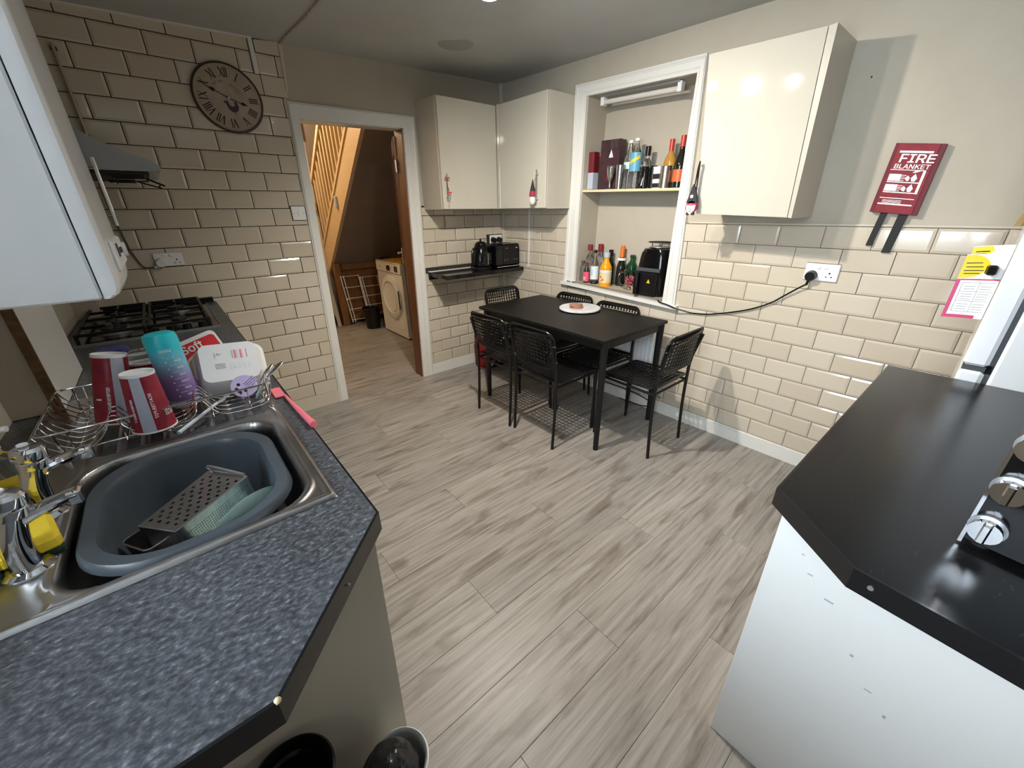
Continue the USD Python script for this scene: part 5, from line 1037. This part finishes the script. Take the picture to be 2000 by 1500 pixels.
def inv_cup(nm, label, base, topc, rt, rb, red='cup_red', words=(), clear=False):
    """upside-down tapered cup: rb at the rim below, rt at its base above"""
    base, topc = np.array(base, float), np.array(topc, float); ax = topc-base; H = np.linalg.norm(ax); ax /= H
    view = CAM-base; view -= ax*np.dot(view, ax); view /= np.linalg.norm(view); xd = np.cross(view, ax)*-1.0
    t = thing(nm, label, 'cup', base)
    Fm = np.eye(4); xx = np.cross([0, 1, 0], ax) if abs(ax[1]) < .9 else np.cross([1, 0, 0], ax); xx /= np.linalg.norm(xx)
    # local frame: z along the cup, x to the viewer's right, y away
    xr = np.cross(ax, view); xr = xr/np.linalg.norm(xr); Fm[:3, 0] = xr; Fm[:3, 1] = -view; Fm[:3, 2] = ax; Fm[:3, 3] = base
    def L(m): m = m.copy(); m.apply_transform(Fm); return m
    rr = lambda z: rb+(rt-rb)*z/H
    part(t, 'wall', L(lathe([(rb-.002, .001), (rb, .001), (rr(H*.97), H*.97), (rt-.0015, H*.97), (rb-.003, .004)], 40)), M[red])
    part(t, 'rim', L(lathe([(rb-.001, .0), (rb+.0015, .001), (rb+.0016, .004), (rb-.001, .005)], 40)), M['paper_white'])
    part(t, 'base_ring', L(lathe([(rt-.004, H*.955), (rt+.0008, H*.955), (rt+.0006, H), (rt-.0012, H), (rt-.0020, H-.006), (.0001, H-.007)], 40)), M['paper_white'], label='white paper base')
    def curved(m, z, az, up=True):
        """wrap a flat mesh (x along the cup's height, y round it) onto the wall"""
        v = np.array(m.vertices); zz = z+v[:, 0]; r = rr(np.clip(zz, 0, H))+.0004+v[:, 2]; a = az+v[:, 1]/np.maximum(rr(z), .01)
        return L(trimesh.Trimesh(np.stack([r*np.sin(a), -r*np.cos(a), zz], 1), m.faces, process=False))
    def strip(z0, z1, a0, a1, lift=.0005, n=10):
        V, F = [], []
        for zz in (z0, z1):
            for a in np.linspace(a0, a1, n): r = rr(zz)+lift; V.append((r*math.sin(a), -r*math.cos(a), zz))
        for i in range(n-1): F += [(i, i+1, n+i+1), (i, n+i+1, n+i)]
        return L(trimesh.Trimesh(np.array(V), np.array(F), process=False))
    return t, curved, strip, H
def vtext(s, h): return meshkit.text_mesh(s, h, .0004, True)
t, cv, stp, H = inv_cup('paper_cup', 'red paper cup upside down at the window end of the rack, tallest of the cups', (-2.772, -1.815, .936), (-2.737, -1.795, 1.106), .0325, .0400)
part(t, 'band', stp(.001, H*.955, .02, .78), M['pot_band'], True, label='pale grey printed band'); part(t, 'band_line', stp(H*.45, H*.46, .1, .7, .0009), M['print_grey'], True)
m = vtext('REFRESHINGLY', .0062); m.apply_translation((-m.bounds[1, 0], 0, 0)); m.apply_scale((-1, -1, 1)); part(t, 'lettering', cv(m, H*.18, -.18), M['paper_white'], False)
m = vtext('Bombay', .007); m.apply_scale((-1, -1, 1)); m.apply_translation((.05, 0, 0)); part(t, 'lettering', cv(m, H*.62, .50), M['print_grey'], False)
part(t, 'swoosh', stp(H*.36, H*.385, -.95, -.62, .0008), M['paper_white'], True)
t, cv, stp, H = inv_cup('paper_cup', 'red paper cup tilted at the front edge of the rack, nearest the sink', (-2.697, -1.925, .938), (-2.690, -1.922, 1.082), .0315, .0425)
part(t, 'band', stp(.001, H*.955, -.60, .02), M['pot_band'], True, label='pale grey printed band'); part(t, 'band_line', stp(H*.32, H*.33, -.5, 0, .0009), M['print_grey'], True)
m = vtext('SCATTER POT', .0066); m.apply_scale((-1, -1, 1)); m.apply_translation((.075, 0, 0)); part(t, 'lettering', cv(m, H*.16, .30), M['paper_white'], False)
m = vtext('REFRESHINGLY', .0055); m.apply_scale((-1, -1, 1)); m.apply_translation((.068, 0, 0)); part(t, 'lettering', cv(m, H*.14, -.74), M['paper_white'], False)
m = vtext('Bombay', .0062); m.apply_scale((-1, -1, 1)); m.apply_translation((.045, 0, 0)); part(t, 'lettering', cv(m, H*.55, -.22), M['print_grey'], False)
for k, s in enumerate(('SOUP', 'CLUB')):
    m = vtext(s, .0065); m.apply_translation((-m.bounds[:, 0].mean(), -.0035-.009*k, 0)); v = np.array(m.vertices); m = trimesh.Trimesh(np.stack([v[:, 1], v[:, 0], v[:, 2]], 1), np.array(m.faces)[:, ::-1], process=False); part(t, 'emblem_lettering', cv(m, H*.33, .98), M['paper_white'], False)
t, cv, stp, H = inv_cup('paper_cup', 'dark red paper cup between the two others, partly behind the bottle', (-2.690, -1.735, .936), (-2.688, -1.73, 1.056), .0315, .039, 'red_dark')
gl_ = thing('drinking_glass', 'clear plastic tumbler with a navy base upside down behind the tallest cup', 'glass', (-2.742, -1.675, .936))
part(gl_, 'tumbler_wall', move(lathe([(.032, 0), (.034, .001), (.034, .145), (.031, .152), (.029, .146), (.032, .002)], 32), -2.742, -1.675, .936), M['clear_plastic']); part(gl_, 'tinted_base', move(solid_lathe([(.0295, .138), (.0315, .1535)], 32), -2.742, -1.675, .936), M['navy_plastic'])
gq = thing('drinking_glass', 'clear glass bowl sitting over the darker red cup', 'glass', (-2.688, -1.73, 1.056)); part(gq, 'dome', move(lathe([(.034, .0), (.0345, .006), (.031, .022), (.018, .030), (.0001, .032)], 32), -2.688, -1.73, 1.0575), M['clear_plastic'])

# time-marked bottle, upside down
bt = thing('water_bottle', 'turquoise to violet time-marked water bottle upside down in the rack', 'bottle', (-2.632, -1.815, .935))
bA, bB = np.array([-2.628, -1.815, .937]), np.array([-2.634, -1.800, 1.140]); bax = (bB-bA)/np.linalg.norm(bB-bA); BH = np.linalg.norm(bB-bA)
vw = CAM-bA; vw -= bax*np.dot(vw, bax); vw /= np.linalg.norm(vw); bxr = np.cross(bax, vw); bxr /= np.linalg.norm(bxr); FM = np.eye(4); FM[:3, 0] = bxr; FM[:3, 1] = -vw; FM[:3, 2] = bax; FM[:3, 3] = bA
def LB(m): m = m.copy(); m.apply_transform(FM); return m
part(bt, 'bottle_body', LB(lathe([(.0345, .022), (.0350, .03), (.0362, .17), (.0362, BH-.016), (.033, BH-.004), (.026, BH), (.0001, BH)], 36)), M['fade_bottle'], 40)
part(bt, 'bottle_neck', LB(lathe([(.0300, 0), (.0315, .001), (.0315, .020), (.0345, .022)], 36)), M['clear_plastic']); part(bt, 'neck_thread', LB(cat(*[lathe([(.0315, z), (.033, z+.0015), (.0315, z+.003)], 36) for z in (.004, .010, .016)])), M['blue_grey'])
def wrapb(m, z, az):
    v = np.array(m.vertices); r = .0358+.0007*np.clip(z/.17, 0, 1)+v[:, 2]; a = az+v[:, 0]/.036; return LB(trimesh.Trimesh(np.stack([r*np.sin(a), -r*np.cos(a), z+v[:, 1]], 1), m.faces, process=False))
def inv_text(s, h): m = meshkit.text_mesh(s, h, .0004, True); m.apply_translation((-m.bounds[:, 0].mean(), -m.bounds[:, 1].mean(), 0)); m.apply_scale((-1, -1, 1)); return m
for k, (a, b) in enumerate((('7AM', ''), ('9AM', ''), ('11AM', ''), ('1PM', ''), ('3PM', ''), ('5PM', ''))):
    z = .035+.019*k; part(bt, 'time_lettering', wrapb(inv_text(a, .0052), z, .48), M['paper_white'], False); part(bt, 'level_line', wrapb(bx(-.008, .008, -.0005, .0005, 0, .0003), z+.009, .12), M['paper_white'], False); part(bt, 'drop_print', wrapb(solid_lathe([(.0022, 0), (.0022, .0004)], 12), z, -.22), M['paper_white'], False)
part(bt, 'motto_lettering', wrapb(inv_text('hello', .008), .158, -.05), M['paper_white'], False); part(bt, 'motto_line', cat(wrapb(bx(-.014, .014, -.0006, .0006, 0, .0003), .148, 0), wrapb(bx(-.010, .012, -.0006, .0006, 0, .0003), .143, 0)), M['paper_white'], False)

# white tub, its printed base towards the camera, and red carton lid behind it
def tub_frame(o, nrm, upv):
    z = np.array(nrm, float); z /= np.linalg.norm(z); y = np.array(upv, float); y -= z*np.dot(y, z); y /= np.linalg.norm(y); G = np.eye(4); G[:3, 0] = np.cross(y, z); G[:3, 1] = y; G[:3, 2] = z; G[:3, 3] = o
    return lambda m: (lambda q: (q.apply_transform(G), q)[1])(m.copy())
tu = thing('plastic_tub', 'white plastic margarine tub lying on its side in the rack, base outwards', 'tub', (-2.50, -1.80, .94))
TF = tub_frame((-2.503, -1.800, 1.028), (-.02, -.80, .62), (.10, .62, .80))
def loft(a, b, z0, z1, r0, r1, h=None):
    pa = np.array(rrect(*a, r0, 6).exterior.coords)[:-1]; pb_ = np.array(rrect(*b, r1, 6).exterior.coords)[:-1]; n = len(pa); V = np.vstack([np.c_[pa, np.full(n, z0)], np.c_[pb_, np.full(n, z1)]]); F = []
    for j in range(n): k = (j+1) % n; F += [(j, k, n+k), (j, n+k, n+j)]
    return trimesh.Trimesh(V, np.array(F), process=False)
part(tu, 'side_wall', TF(loft((-.086, .086, -.074, .074), (-.069, .069, -.057, .057), -.066, 0, .028, .022)), M['white_plastic'], True); part(tu, 'base_panel', TF(move(ext(rrect(-.069, .069, -.057, .057, .02), .002), 0, 0, -.002)), M['white_plastic'], False)
part(tu, 'rim', TF(cat(loft((-.090, .090, -.078, .078), (-.090, .090, -.078, .078), -.072, -.066, .03, .03), loft((-.090, .090, -.078, .078), (-.084, .084, -.072, .072), -.066, -.0655, .03, .026))), M['white_plastic'], True)
for k, (x, w, c) in enumerate(((.012, .006, 'print_pink'), (.022, .003, 'paper_white'), (.027, .005, 'print_pink'), (.042, .002, 'print_pink'), (.007, .002, 'print_grey'))): part(tu, 'stripe_print', TF(bx(x, x+w, .008, .034, .0003, .0006)), M[c], False)
for k in range(4): part(tu, 'barcode_print', TF(bx(-.036, -.012, -.018+.004*k, -.0165+.004*k, .0003, .0006)), M['print_grey'], False)
for x in (-.004, .006, .018, .030, .042): part(tu, 'small_print', TF(bx(x, x+.006, -.022, -.008, .0003, .0005)), M['pale_label'], False)
part(tu, 'recycling_print', TF(cat(tube(smooth_path([(-.030, .022, .0005), (-.026, .028, .0005), (-.022, .022, .0005), (-.018, .028, .0005)], 3), .0007, 4), bx(-.035, -.033, .014, .030, .0003, .0006))), M['print_grey'])
li = thing('tub_lid', 'red and white printed tub lid propped behind the white tub', 'lid', (-2.55, -1.72, .94))
LF = tub_frame((-2.568, -1.712, 1.030), (-.06, -.90, .42), (-.28, .42, .88))
part(li, 'lid_rim', LF(move(ext(rrect(-.078, .072, -.088, .062, .014), .008), 0, 0, -.009)), M['white_plastic'], False); part(li, 'printed_panel', LF(ext(rrect(-.071, .066, -.081, .050, .010), .0006)), M['bright_red'], False)
part(li, 'swirl_print', LF(move(ext(Point(0, 0).buffer(1).intersection(sbox(-1, -1, .55, 1)), .0005), 0, 0, 0) if False else move(ext(Polygon([(-.045, -.075), (-.052, -.045), (-.045, -.015), (-.025, .008), (.01, .022), (.045, .018), (.06, -.02), (.05, -.06), (.02, -.078)]), .0006), 0, 0, .0006)), M['potato'], False)
part(li, 'lettering', LF(move(meshkit.text_mesh('Soft', .022, .0006, True), -.030, .024, .0008)), M['paper_white'], False)
pd = thing('lilac_scoop', 'lilac paddle-shaped children\'s fork with a printed face in the rack front', 'fork', (-2.495, -1.935, .955))
PF = tub_frame((-2.4955, -1.925, .988), (-.12, -.75, .62), (.25, .55, .7))
part(pd, 'paddle', PF(solid_lathe([(.029, 0), (.031, .0015), (.031, .005), (.029, .006)], 36)), M['lilac']); 
for k in range(4): part(pd, 'tine', PF(rot(bx(-.0018, .0018, .002, .030, .0058, .0085, .001), (0, 0, 1), -35) if False else move(rot(bx(-.0018, .0018, -.012, .016, .0058, .0085, .001), (0, 0, 1), -42), .008+.0055*k*.8, .010-.0055*k*.6+.006, 0)), M['lilac'], False)
for x, y in ((-.013, .003), (.004, -.014)): part(pd, 'eye_print', PF(move(solid_lathe([(.0042, .0061), (.0042, .0065)], 16), x, y, 0)), M['black_matte'], False)
part(pd, 'nose_print', PF(ext(Polygon([(-.022, -.008), (-.017, -.004), (-.004, -.018), (-.006, -.026), (-.010, -.022), (-.016, -.016)]), .0005)), M['print_dark'], False) if False else part(pd, 'nose_print', PF(move(ext(Polygon([(-.022, -.008), (-.017, -.004), (-.004, -.018), (-.006, -.026), (-.010, -.022), (-.016, -.016)]), .0005), 0, 0, .0061)), M['print_dark'], False)
def spoon(label, a, b, w, nm='fork'):
    t = thing(nm, label, nm, a); a, b = np.array(a), np.array(b); mid = (a+b)/2+(0, 0, .012)
    part(t, 'handle', tube(smooth_path([a, a*.6+mid*.4+(.0, 0, -.002), mid]), .0025, 6), M['silver']); d = (b-mid); L_ = np.linalg.norm(d); bowl = trimesh.creation.icosphere(2, 1.0); bowl.apply_scale((w, L_*.55, .0035))
    part(t, 'head', orient(bowl, mid+d*.5, np.cross(d, (0, 0, 1)), d), M['silver']); return t
spoon('steel spoon sticking out over the open end of the rack', (-2.478, -1.925, .945), (-2.385, -1.865, 1.014), .010, 'spoon'); spoon('steel fork leaning beside the spoon at the open end of the rack', (-2.474, -1.905, .945), (-2.408, -1.845, 1.008), .008, 'fork')
kf = thing('table_knife', 'pale blue handled knife lying through the rack under the tub', 'knife', (-2.60, -1.95, .935)); part(kf, 'handle', tube([(-2.655, -2.005, .940), (-2.565, -1.905, .952)], [.0048, .0040], 10), M['blue_grey']); part(kf, 'blade', orient(bx(0, .10, -.006, .006, -.0006, .0006), (-2.565, -1.905, .952), (.09, .10, .012), (-.1, .09, 0)), M['silver'], False)
sp = thing('spatula', 'pink silicone spatula overhanging the worktop edge by the sink', 'spatula', (-2.397, -2.02, WT))
part(sp, 'handle', tube(smooth_path([(-2.402, -1.885, WT+.006), (-2.398, -1.99, WT+.007), (-2.392, -2.10, WT+.009), (-2.389, -2.135, WT+.009)]), np.concatenate([np.linspace(.004, .0085, 13), np.linspace(.0085, .0095, 6)]), 10), M['pink']); part(sp, 'blade', bx(-2.428, -2.400, -1.88, -1.80, WT+.001, WT+.006, .002), M['pink'], False)

# ------------------------------------------------------------------ box grater, dish and plate in the washing-up bowl
gt = thing('box_grater', 'stainless steel box grater lying in the washing-up bowl', 'grater', (-2.65, -2.27, .80))
# top face corners (near end left/right, far end left/right) and the lower edge under the viewer's side
gA, gB, gC, gD = np.array([-2.740, -2.262, .888]), np.array([-2.688, -2.325, .888]), np.array([-2.618, -2.170, .905]), np.array([-2.5600, -2.250, .905])
nz = np.cross(gB-gA, gC-gA); nz /= np.linalg.norm(nz); nz = nz if nz[2] > 0 else -nz; Dn = .075; Df = .062
def fquad(a, b, c, d, nm, mt, holes=None, th=.0012):
    o = a; xd = (b-a)/np.linalg.norm(b-a); n = np.cross(b-a, d-a); n /= np.linalg.norm(n); yd = np.cross(n, xd); P = Polygon([((p-o) @ xd, (p-o) @ yd) for p in (a, b, c, d)])
    if holes:
        hs = [Point(((o2-o) @ xd, (o2-o) @ yd)).buffer(r, quad_segs=3) for o2, r in holes]; P = P.difference(unary_union(hs))
    return part(gt, nm, orient(ext(P, th), o, xd, yd), M[mt], False)
hl = []
for i in range(4):
    for j in range(12):
        u = (i+.7+(.3 if j % 2 else -.1))/4.4; w = .06+.86*(j+.5)/12; p = (gA*(1-u)+gB*u)*(1-w)+(gC*(1-u)+gD*u)*w; hl.append((p, .0034))
fquad(gA, gB, gD, gC, 'top_face', 'steel', hl)
gA2, gB2, gC2, gD2 = gA-nz*Dn, gB-nz*Dn, gC-nz*Df, gD-nz*Df; ins = lambda p, q, k: p+(q-p)*k
hs_ = [(((gB*(1-u)+gB2*u)*(1-w)+(gD*(1-u)+gD2*u)*w), .0011) for u in np.linspace(.28, .9, 9) for w in np.linspace(.1, .94, 30)]
fquad(gB, gB2, gD2, gD, 'side_face', 'steel', hs_); fquad(gA2, gA, gC, gC2, 'side_face', 'steel'); fquad(gA2, gC2, gD2, gB2, 'bottom_face', 'steel'); fquad(gC, gD, gD2, gC2, 'end_cap', 'steel')
part(gt, 'rim', cat(*[tube([p, q], .0016, 6) for p, q in ((gA, gB), (gB, gB2), (gB2, gA2), (gA2, gA), (gC, gD), (gB, gD))]), M['silver']); part(gt, 'handle', tube(smooth_path([ins(gC, gD, .05)+nz*.004, ins(gC, gD, .05)+nz*.011, ins(gC, gD, .95)+nz*.004]), .0035, 8), M['silver'])
ds = thing('steel_dish', 'small open steel dish under the mouth of the grater in the washing-up bowl', 'dish', (-2.72, -2.30, .78))
dq = np.array([(-2.7720, -2.262), (-2.7340, -2.322), (-2.676, -2.285), (-2.715, -2.226)]); dp = Polygon(dq).buffer(-.012).buffer(.012, quad_segs=4); dc = np.array(dp.exterior.coords)[:-1]; dcc = dc.mean(0)
k = len(dc); V = np.vstack([np.c_[dc, np.full(k, .868)], np.c_[dcc+(dc-dcc)*.80, np.full(k, .790)], np.c_[dcc+(dc-dcc)*.97, np.full(k, .868)], np.c_[dcc+(dc-dcc)*.77, np.full(k, .793)], [[*dcc, .790]], [[*dcc, .793]]]); F = []
for j in range(k):
    j2 = (j+1) % k; F += [(j, k+j2, k+j), (j, j2, k+j2), (2*k+j, 3*k+j, 3*k+j2), (2*k+j, 3*k+j2, 2*k+j2), (j, 2*k+j2, j2), (j, 2*k+j, 2*k+j2), (k+j, k+j2, 4*k), (3*k+j, 4*k+1, 3*k+j2)]
part(ds, 'dish_body', trimesh.Trimesh(V, np.array(F), process=False), M['steel'], 30); part(ds, 'rim', tube(np.c_[dc, np.full(k, .868)], .0018, 6, True), M['silver'])
mp = thing('mint_plate', 'pale mint green plate standing behind the grater in the washing-up bowl', 'plate', (-2.58, -2.30, .80))
MP = tub_frame((-2.575, -2.315, .845), (-.35, .80, .45), (.1, -.5, .8)); part(mp, 'plate_disc', MP(lathe([(.0001, .0), (.045, .0), (.072, .010), (.0735, .009), (.046, -.003), (.0001, -.003)], 48)), M['mint'], 40)

# ------------------------------------------------------------------ bins by the end panel
b1 = thing('round_bin', 'black plastic bin with a rounded rim at the foot of the cream end panel', 'bin', (-2.655, -2.578, 0))
part(b1, 'bin_body', move(lathe([(.0001, 0), (.062, 0), (.074, .40), (.077, .418), (.080, .424), (.076, .428), (.070, .418), (.058, .006), (.0001, .006)], 40), -2.655, -2.578, 0), M['black_plastic'], 40); part(b1, 'inner_ring', move(lathe([(.055, .405), (.060, .412), (.066, .409)], 40), -2.655, -2.578, 0), M['black_gloss'])
b2 = thing('white_bin', 'white bin lined with a black bag next to the floor edge of the end panel', 'bin', (-2.47, -2.60, 0))
part(b2, 'bin_body', move(lathe([(.0001, 0), (.055, 0), (.066, .235), (.070, .240), (.067, .244), (.060, .235), (.05, .006), (.0001, .006)], 36), -2.468, -2.598, 0), M['white_plastic'], 40); bgm = trimesh.creation.icosphere(4, 1.0); v = np.array(bgm.vertices); v = v*np.array([.066, .062, .075]); v *= (1+.28*(meshkit.fbm(v*22+3, 4)[:, None]-.5)); part(b2, 'bin_bag', trimesh.Trimesh(v+np.array([-2.490, -2.604, .232]), bgm.faces, process=False), M['bin_liner'], True)

# ------------------------------------------------------------------ ceiling spotlight bar
lp_ = thing('ceiling_spotlight', 'white three-lamp ceiling spotlight bar at the top of the picture', 'light', (-1.45, -1.70, 2.28))
cb_ = np.array(LAMPS[0][:2]), np.array(LAMPS[1][:2]), np.array(LAMPS[2][:2])
zc = CZ(-1.45, -1.7); part(lp_, 'ceiling_plate', move(disc(.05, .02, 28), LAMPS[1][0], LAMPS[1][1], zc-.02), M['white_plastic'])
part(lp_, 'bar', tube([(*LAMPS[0][:2], zc-.032), (*LAMPS[1][:2], zc-.03), (*LAMPS[2][:2], zc-.032)], .009, 10), M['white_plastic'])
for p in LAMPS: part(lp_, 'lamp_head', cat(move(lathe([(.012, .075), (.034, .030), (.040, .005), (.037, .005), (.031, .030), (.010, .072)], 24), p[0], p[1], p[2]), cyl((p[0], p[1], p[2]+.07), (p[0], p[1], zc-.03), .006, 8)), M['white_plastic'])

# ------------------------------------------------------------------ the hall: stairs, dryer, airer, boards, bin
stt = thing('staircase', 'pine staircase with a balustrade rising through the hall beyond the doorway', 'staircase', (-1.3, 1.2, 0))
SX = -.95                                     # outer string; the steps lie behind it, rising towards the kitchen
ZL = lambda y: .90+(2.443-y)*.816
def sq(ya, yb, lo, hi, x0, x1): return quadx([(ya, ZL(ya)+lo), (yb, ZL(yb)+lo), (yb, ZL(yb)+hi), (ya, ZL(ya)+hi)], x0, x1)
part(stt, 'string_board', sq(2.49, .14, -.165, .150, SX, SX+.035), M['pine'], False); part(stt, 'base_rail', sq(2.49, .14, .150, .195, SX-.012, SX+.05), M['pine'], False); part(stt, 'handrail', sq(2.49, .14, .88, .94, SX-.015, SX+.05), M['pine'], False)
part(stt, 'joint_block', bx(SX-.022, SX, 1.70, 1.76, 1.46, 1.58, .006), M['blue_grey'], label='small grey bracket on the string')
for k in range(21):
    y = 2.44-k*.108; part(stt, 'baluster', bx(SX+.003, SX+.033, y-.016, y+.016, ZL(y)+.18, ZL(y)+.90, .004), M['pine'], False)
for k in range(8):
    y = 2.36-k*.245; part(stt, 'tread', bx(SX+.035, .175, y-.13, y+.12, ZL(y)-.04, ZL(y)-.012), M['pine'], False); part(stt, 'riser', bx(SX+.035, .175, y+.10, y+.12, ZL(y)-.215, ZL(y)-.04), M['pine'], False)
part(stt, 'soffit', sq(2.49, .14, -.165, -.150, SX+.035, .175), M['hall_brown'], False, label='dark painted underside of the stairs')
tl_ = thing('trim_7', 'pine trim boards across the cream wall beside the stairs', 'trim', (-1.6, 2.49, 1.9), kind=S); part(tl_, 'board', bx(-2.55, -.96, 2.472, 2.50, 2.20, 2.42, .004), M['pine'], False); part(tl_, 'board', bx(-2.55, -.96, 2.472, 2.50, 1.44, 1.54, .004), M['pine'], False)
WX = -.585
ws = thing('tumble_dryer', 'white front-loading tumble dryer in the hall behind the brown door', 'dryer', (-.3, 1.45, 0))
part(ws, 'casing', bx(WX, .0, 1.117, 1.782, .012, .872, .006), M['white_enamel'], False); part(ws, 'top_panel', bx(WX-.004, .0, 1.115, 1.785, .872, .884, .003), M['white_enamel'], False)
part(ws, 'control_panel', bx(WX-.008, WX, 1.120, 1.780, .765, .868, .004), M['white_plastic'], False); part(ws, 'panel_seam', bx(WX-.002, WX+.001, 1.12, 1.78, .760, .765), M['grey_gap'], False)
def dring(prof, y, z): return orient(lathe(prof, 48), (WX, y, z), *RIGHT)
part(ws, 'door_ring', dring([(.175, .0), (.262, .0), (.262, .012), (.245, .022), (.19, .026), (.172, .012)], 1.445, .475), M['white_plastic']); part(ws, 'door_panel', dring([(.0001, .010), (.14, .012), (.174, .020)], 1.445, .475), M['white_enamel'])
part(ws, 'door_handle', bx(WX-.03, WX-.02, 1.195, 1.210, .36, .58, .003), M['grey_gap'], False)
part(ws, 'dial', orient(disc(.030, .018, 24), (WX-.008, 1.42, .818), *RIGHT), M['black_plastic']); part(ws, 'display', bx(WX-.010, WX-.007, 1.19, 1.275, .785, .850), M['black_gloss'], False); part(ws, 'logo_print', bx(WX-.0086, WX-.0078, 1.63, 1.70, .812, .826), M['print_pink'], False); part(ws, 'vent_flap', bx(WX-.003, WX, 1.15, 1.30, .10, .22, .001), M['white_plastic'], False); part(ws, 'plinth', bx(WX+.01, -.02, 1.13, 1.77, 0, .014), M['black_matte'], False)
yc = thing('mustard_cloth', 'mustard yellow cloth folded on top of the tumble dryer', 'cloth', (-.35, 1.35, .884)); part(yc, 'cloth', bx(-.56, -.20, 1.15, 1.55, .884, .902, .006), M['yellow_mustard'], False); part(yc, 'fold', bx(-.53, -.25, 1.2, 1.5, .902, .915, .005), M['yellow_mustard'], False)
ih = thing('wall_tool', 'dark tool with a long handle leaning on the hall wall behind the dryer', 'tool', (-.20, 2.35, .885))
part(ih, 'shaft', tube([(-.30, 2.12, .40), (-.17, 2.46, 1.33)], .014, 8), M['mahogany']); part(ih, 'head', tube(smooth_path([(-.32, 2.40, 1.25), (-.36, 2.38, 1.14), (-.31, 2.36, 1.02), (-.26, 2.34, .92), (-.29, 2.32, .80)]), .030, 8), M['black_plastic']); part(ih, 'loop', tube(smooth_path([(-.34, 2.38, 1.20), (-.24, 2.37, 1.17), (-.21, 2.36, 1.05), (-.26, 2.35, .96)]), .018, 8), M['black_plastic'])
bb = thing('folded_table', 'brown folded wooden table standing against the hall back wall', 'table', (-.6, 2.40, 0))
part(bb, 'tabletop', bx(-.86, .10, 2.40, 2.432, .10, .80, .006), M['brown_wood'], False); part(bb, 'frame_rail', bx(-.93, .10, 2.35, 2.40, .72, .80, .004), M['brown_wood'], False); part(bb, 'frame_rail', bx(-.93, .10, 2.35, 2.40, .06, .12, .004), M['brown_wood'], False); part(bb, 'leg', bx(-.935, -.855, 2.30, 2.39, 0, .82, .006), M['brown_wood'], False); part(bb, 'leg', bx(.02, .10, 2.30, 2.39, 0, .82, .006), M['brown_wood'], False)
for z in (.80, .74): part(bb, 'knob', move(trimesh.creation.icosphere(2, .016), -.86, 2.28, z), M['mahogany'])
sb_ = thing('leaning_board', 'pale edged board leaning beside the folded table in the hall', 'board', (-1.0, 2.4, 0)); part(sb_, 'panel', rot(bx(-1.012, -.965, 2.33, 2.48, 0, .74, .004), (0, 1, 0), -4, (-.99, 2.4, 0)), M['paint_pale'], False)
al = thing('clothes_airer', 'white wire clothes airer folded flat against the brown table', 'clothes airer', (-.7, 2.25, 0))
def air(pts, r=.0065): return tube(pts, r, 7)
A = lambda x, z: np.array([x, 2.29-.10*(1-z/.75), z])
for x0, x1, zt, zb in ((-.885, -.655, .66, .06), (-.645, -.40, .63, .10)):
    part(al, 'frame', cat(air([A(x0, zt), A(x0+.035, zb)]), air([A(x0+.035, zt), A(x0+.07, zb)]), air([A(x1, zt), A(x1+.03, zb)]), air([A(x1+.02, zt-.03), A(x1+.05, zb)])), M['white_plastic'])
    for k in range(5): z = zb+.03+(zt-zb-.04)*k/4; part(al, 'rail', air([A(x0+.03*(1-k/4), z), A(x1+.03*(1-k/4), z)], .0045), M['white_plastic'])
part(al, 'joint', move(trimesh.creation.icosphere(2, .013), -.865, 2.235, .36), M['white_plastic'])
bk = thing('black_bucket', 'black plastic bucket on the hall floor beside the dryer', 'bucket', (-.68, 1.97, 0)); part(bk, 'bucket_body', move(lathe([(.0001, 0), (.085, 0), (.108, .26), (.116, .268), (.112, .274), (.102, .262), (.08, .006), (.0001, .006)], 32), -.665, 1.975, 0), M['black_plastic'], 40)
bgk = thing('floor_bag', 'dark bag slumped on the hall floor beyond the stair foot', 'bag', (-1.06, 2.36, 0)); bgm = trimesh.creation.icosphere(3, 1.0); v = np.array(bgm.vertices)*np.array([.09, .07, .10]); v *= (1+.2*(meshkit.fbm(v*18+9, 3)[:, None]-.5)); v[:, 2] = np.maximum(v[:, 2]+.085, 0); part(bgk, 'bag_body', trimesh.Trimesh(v+np.array([-1.09, 2.38, 0]), bgm.faces, process=False), M['black_matte'], True)
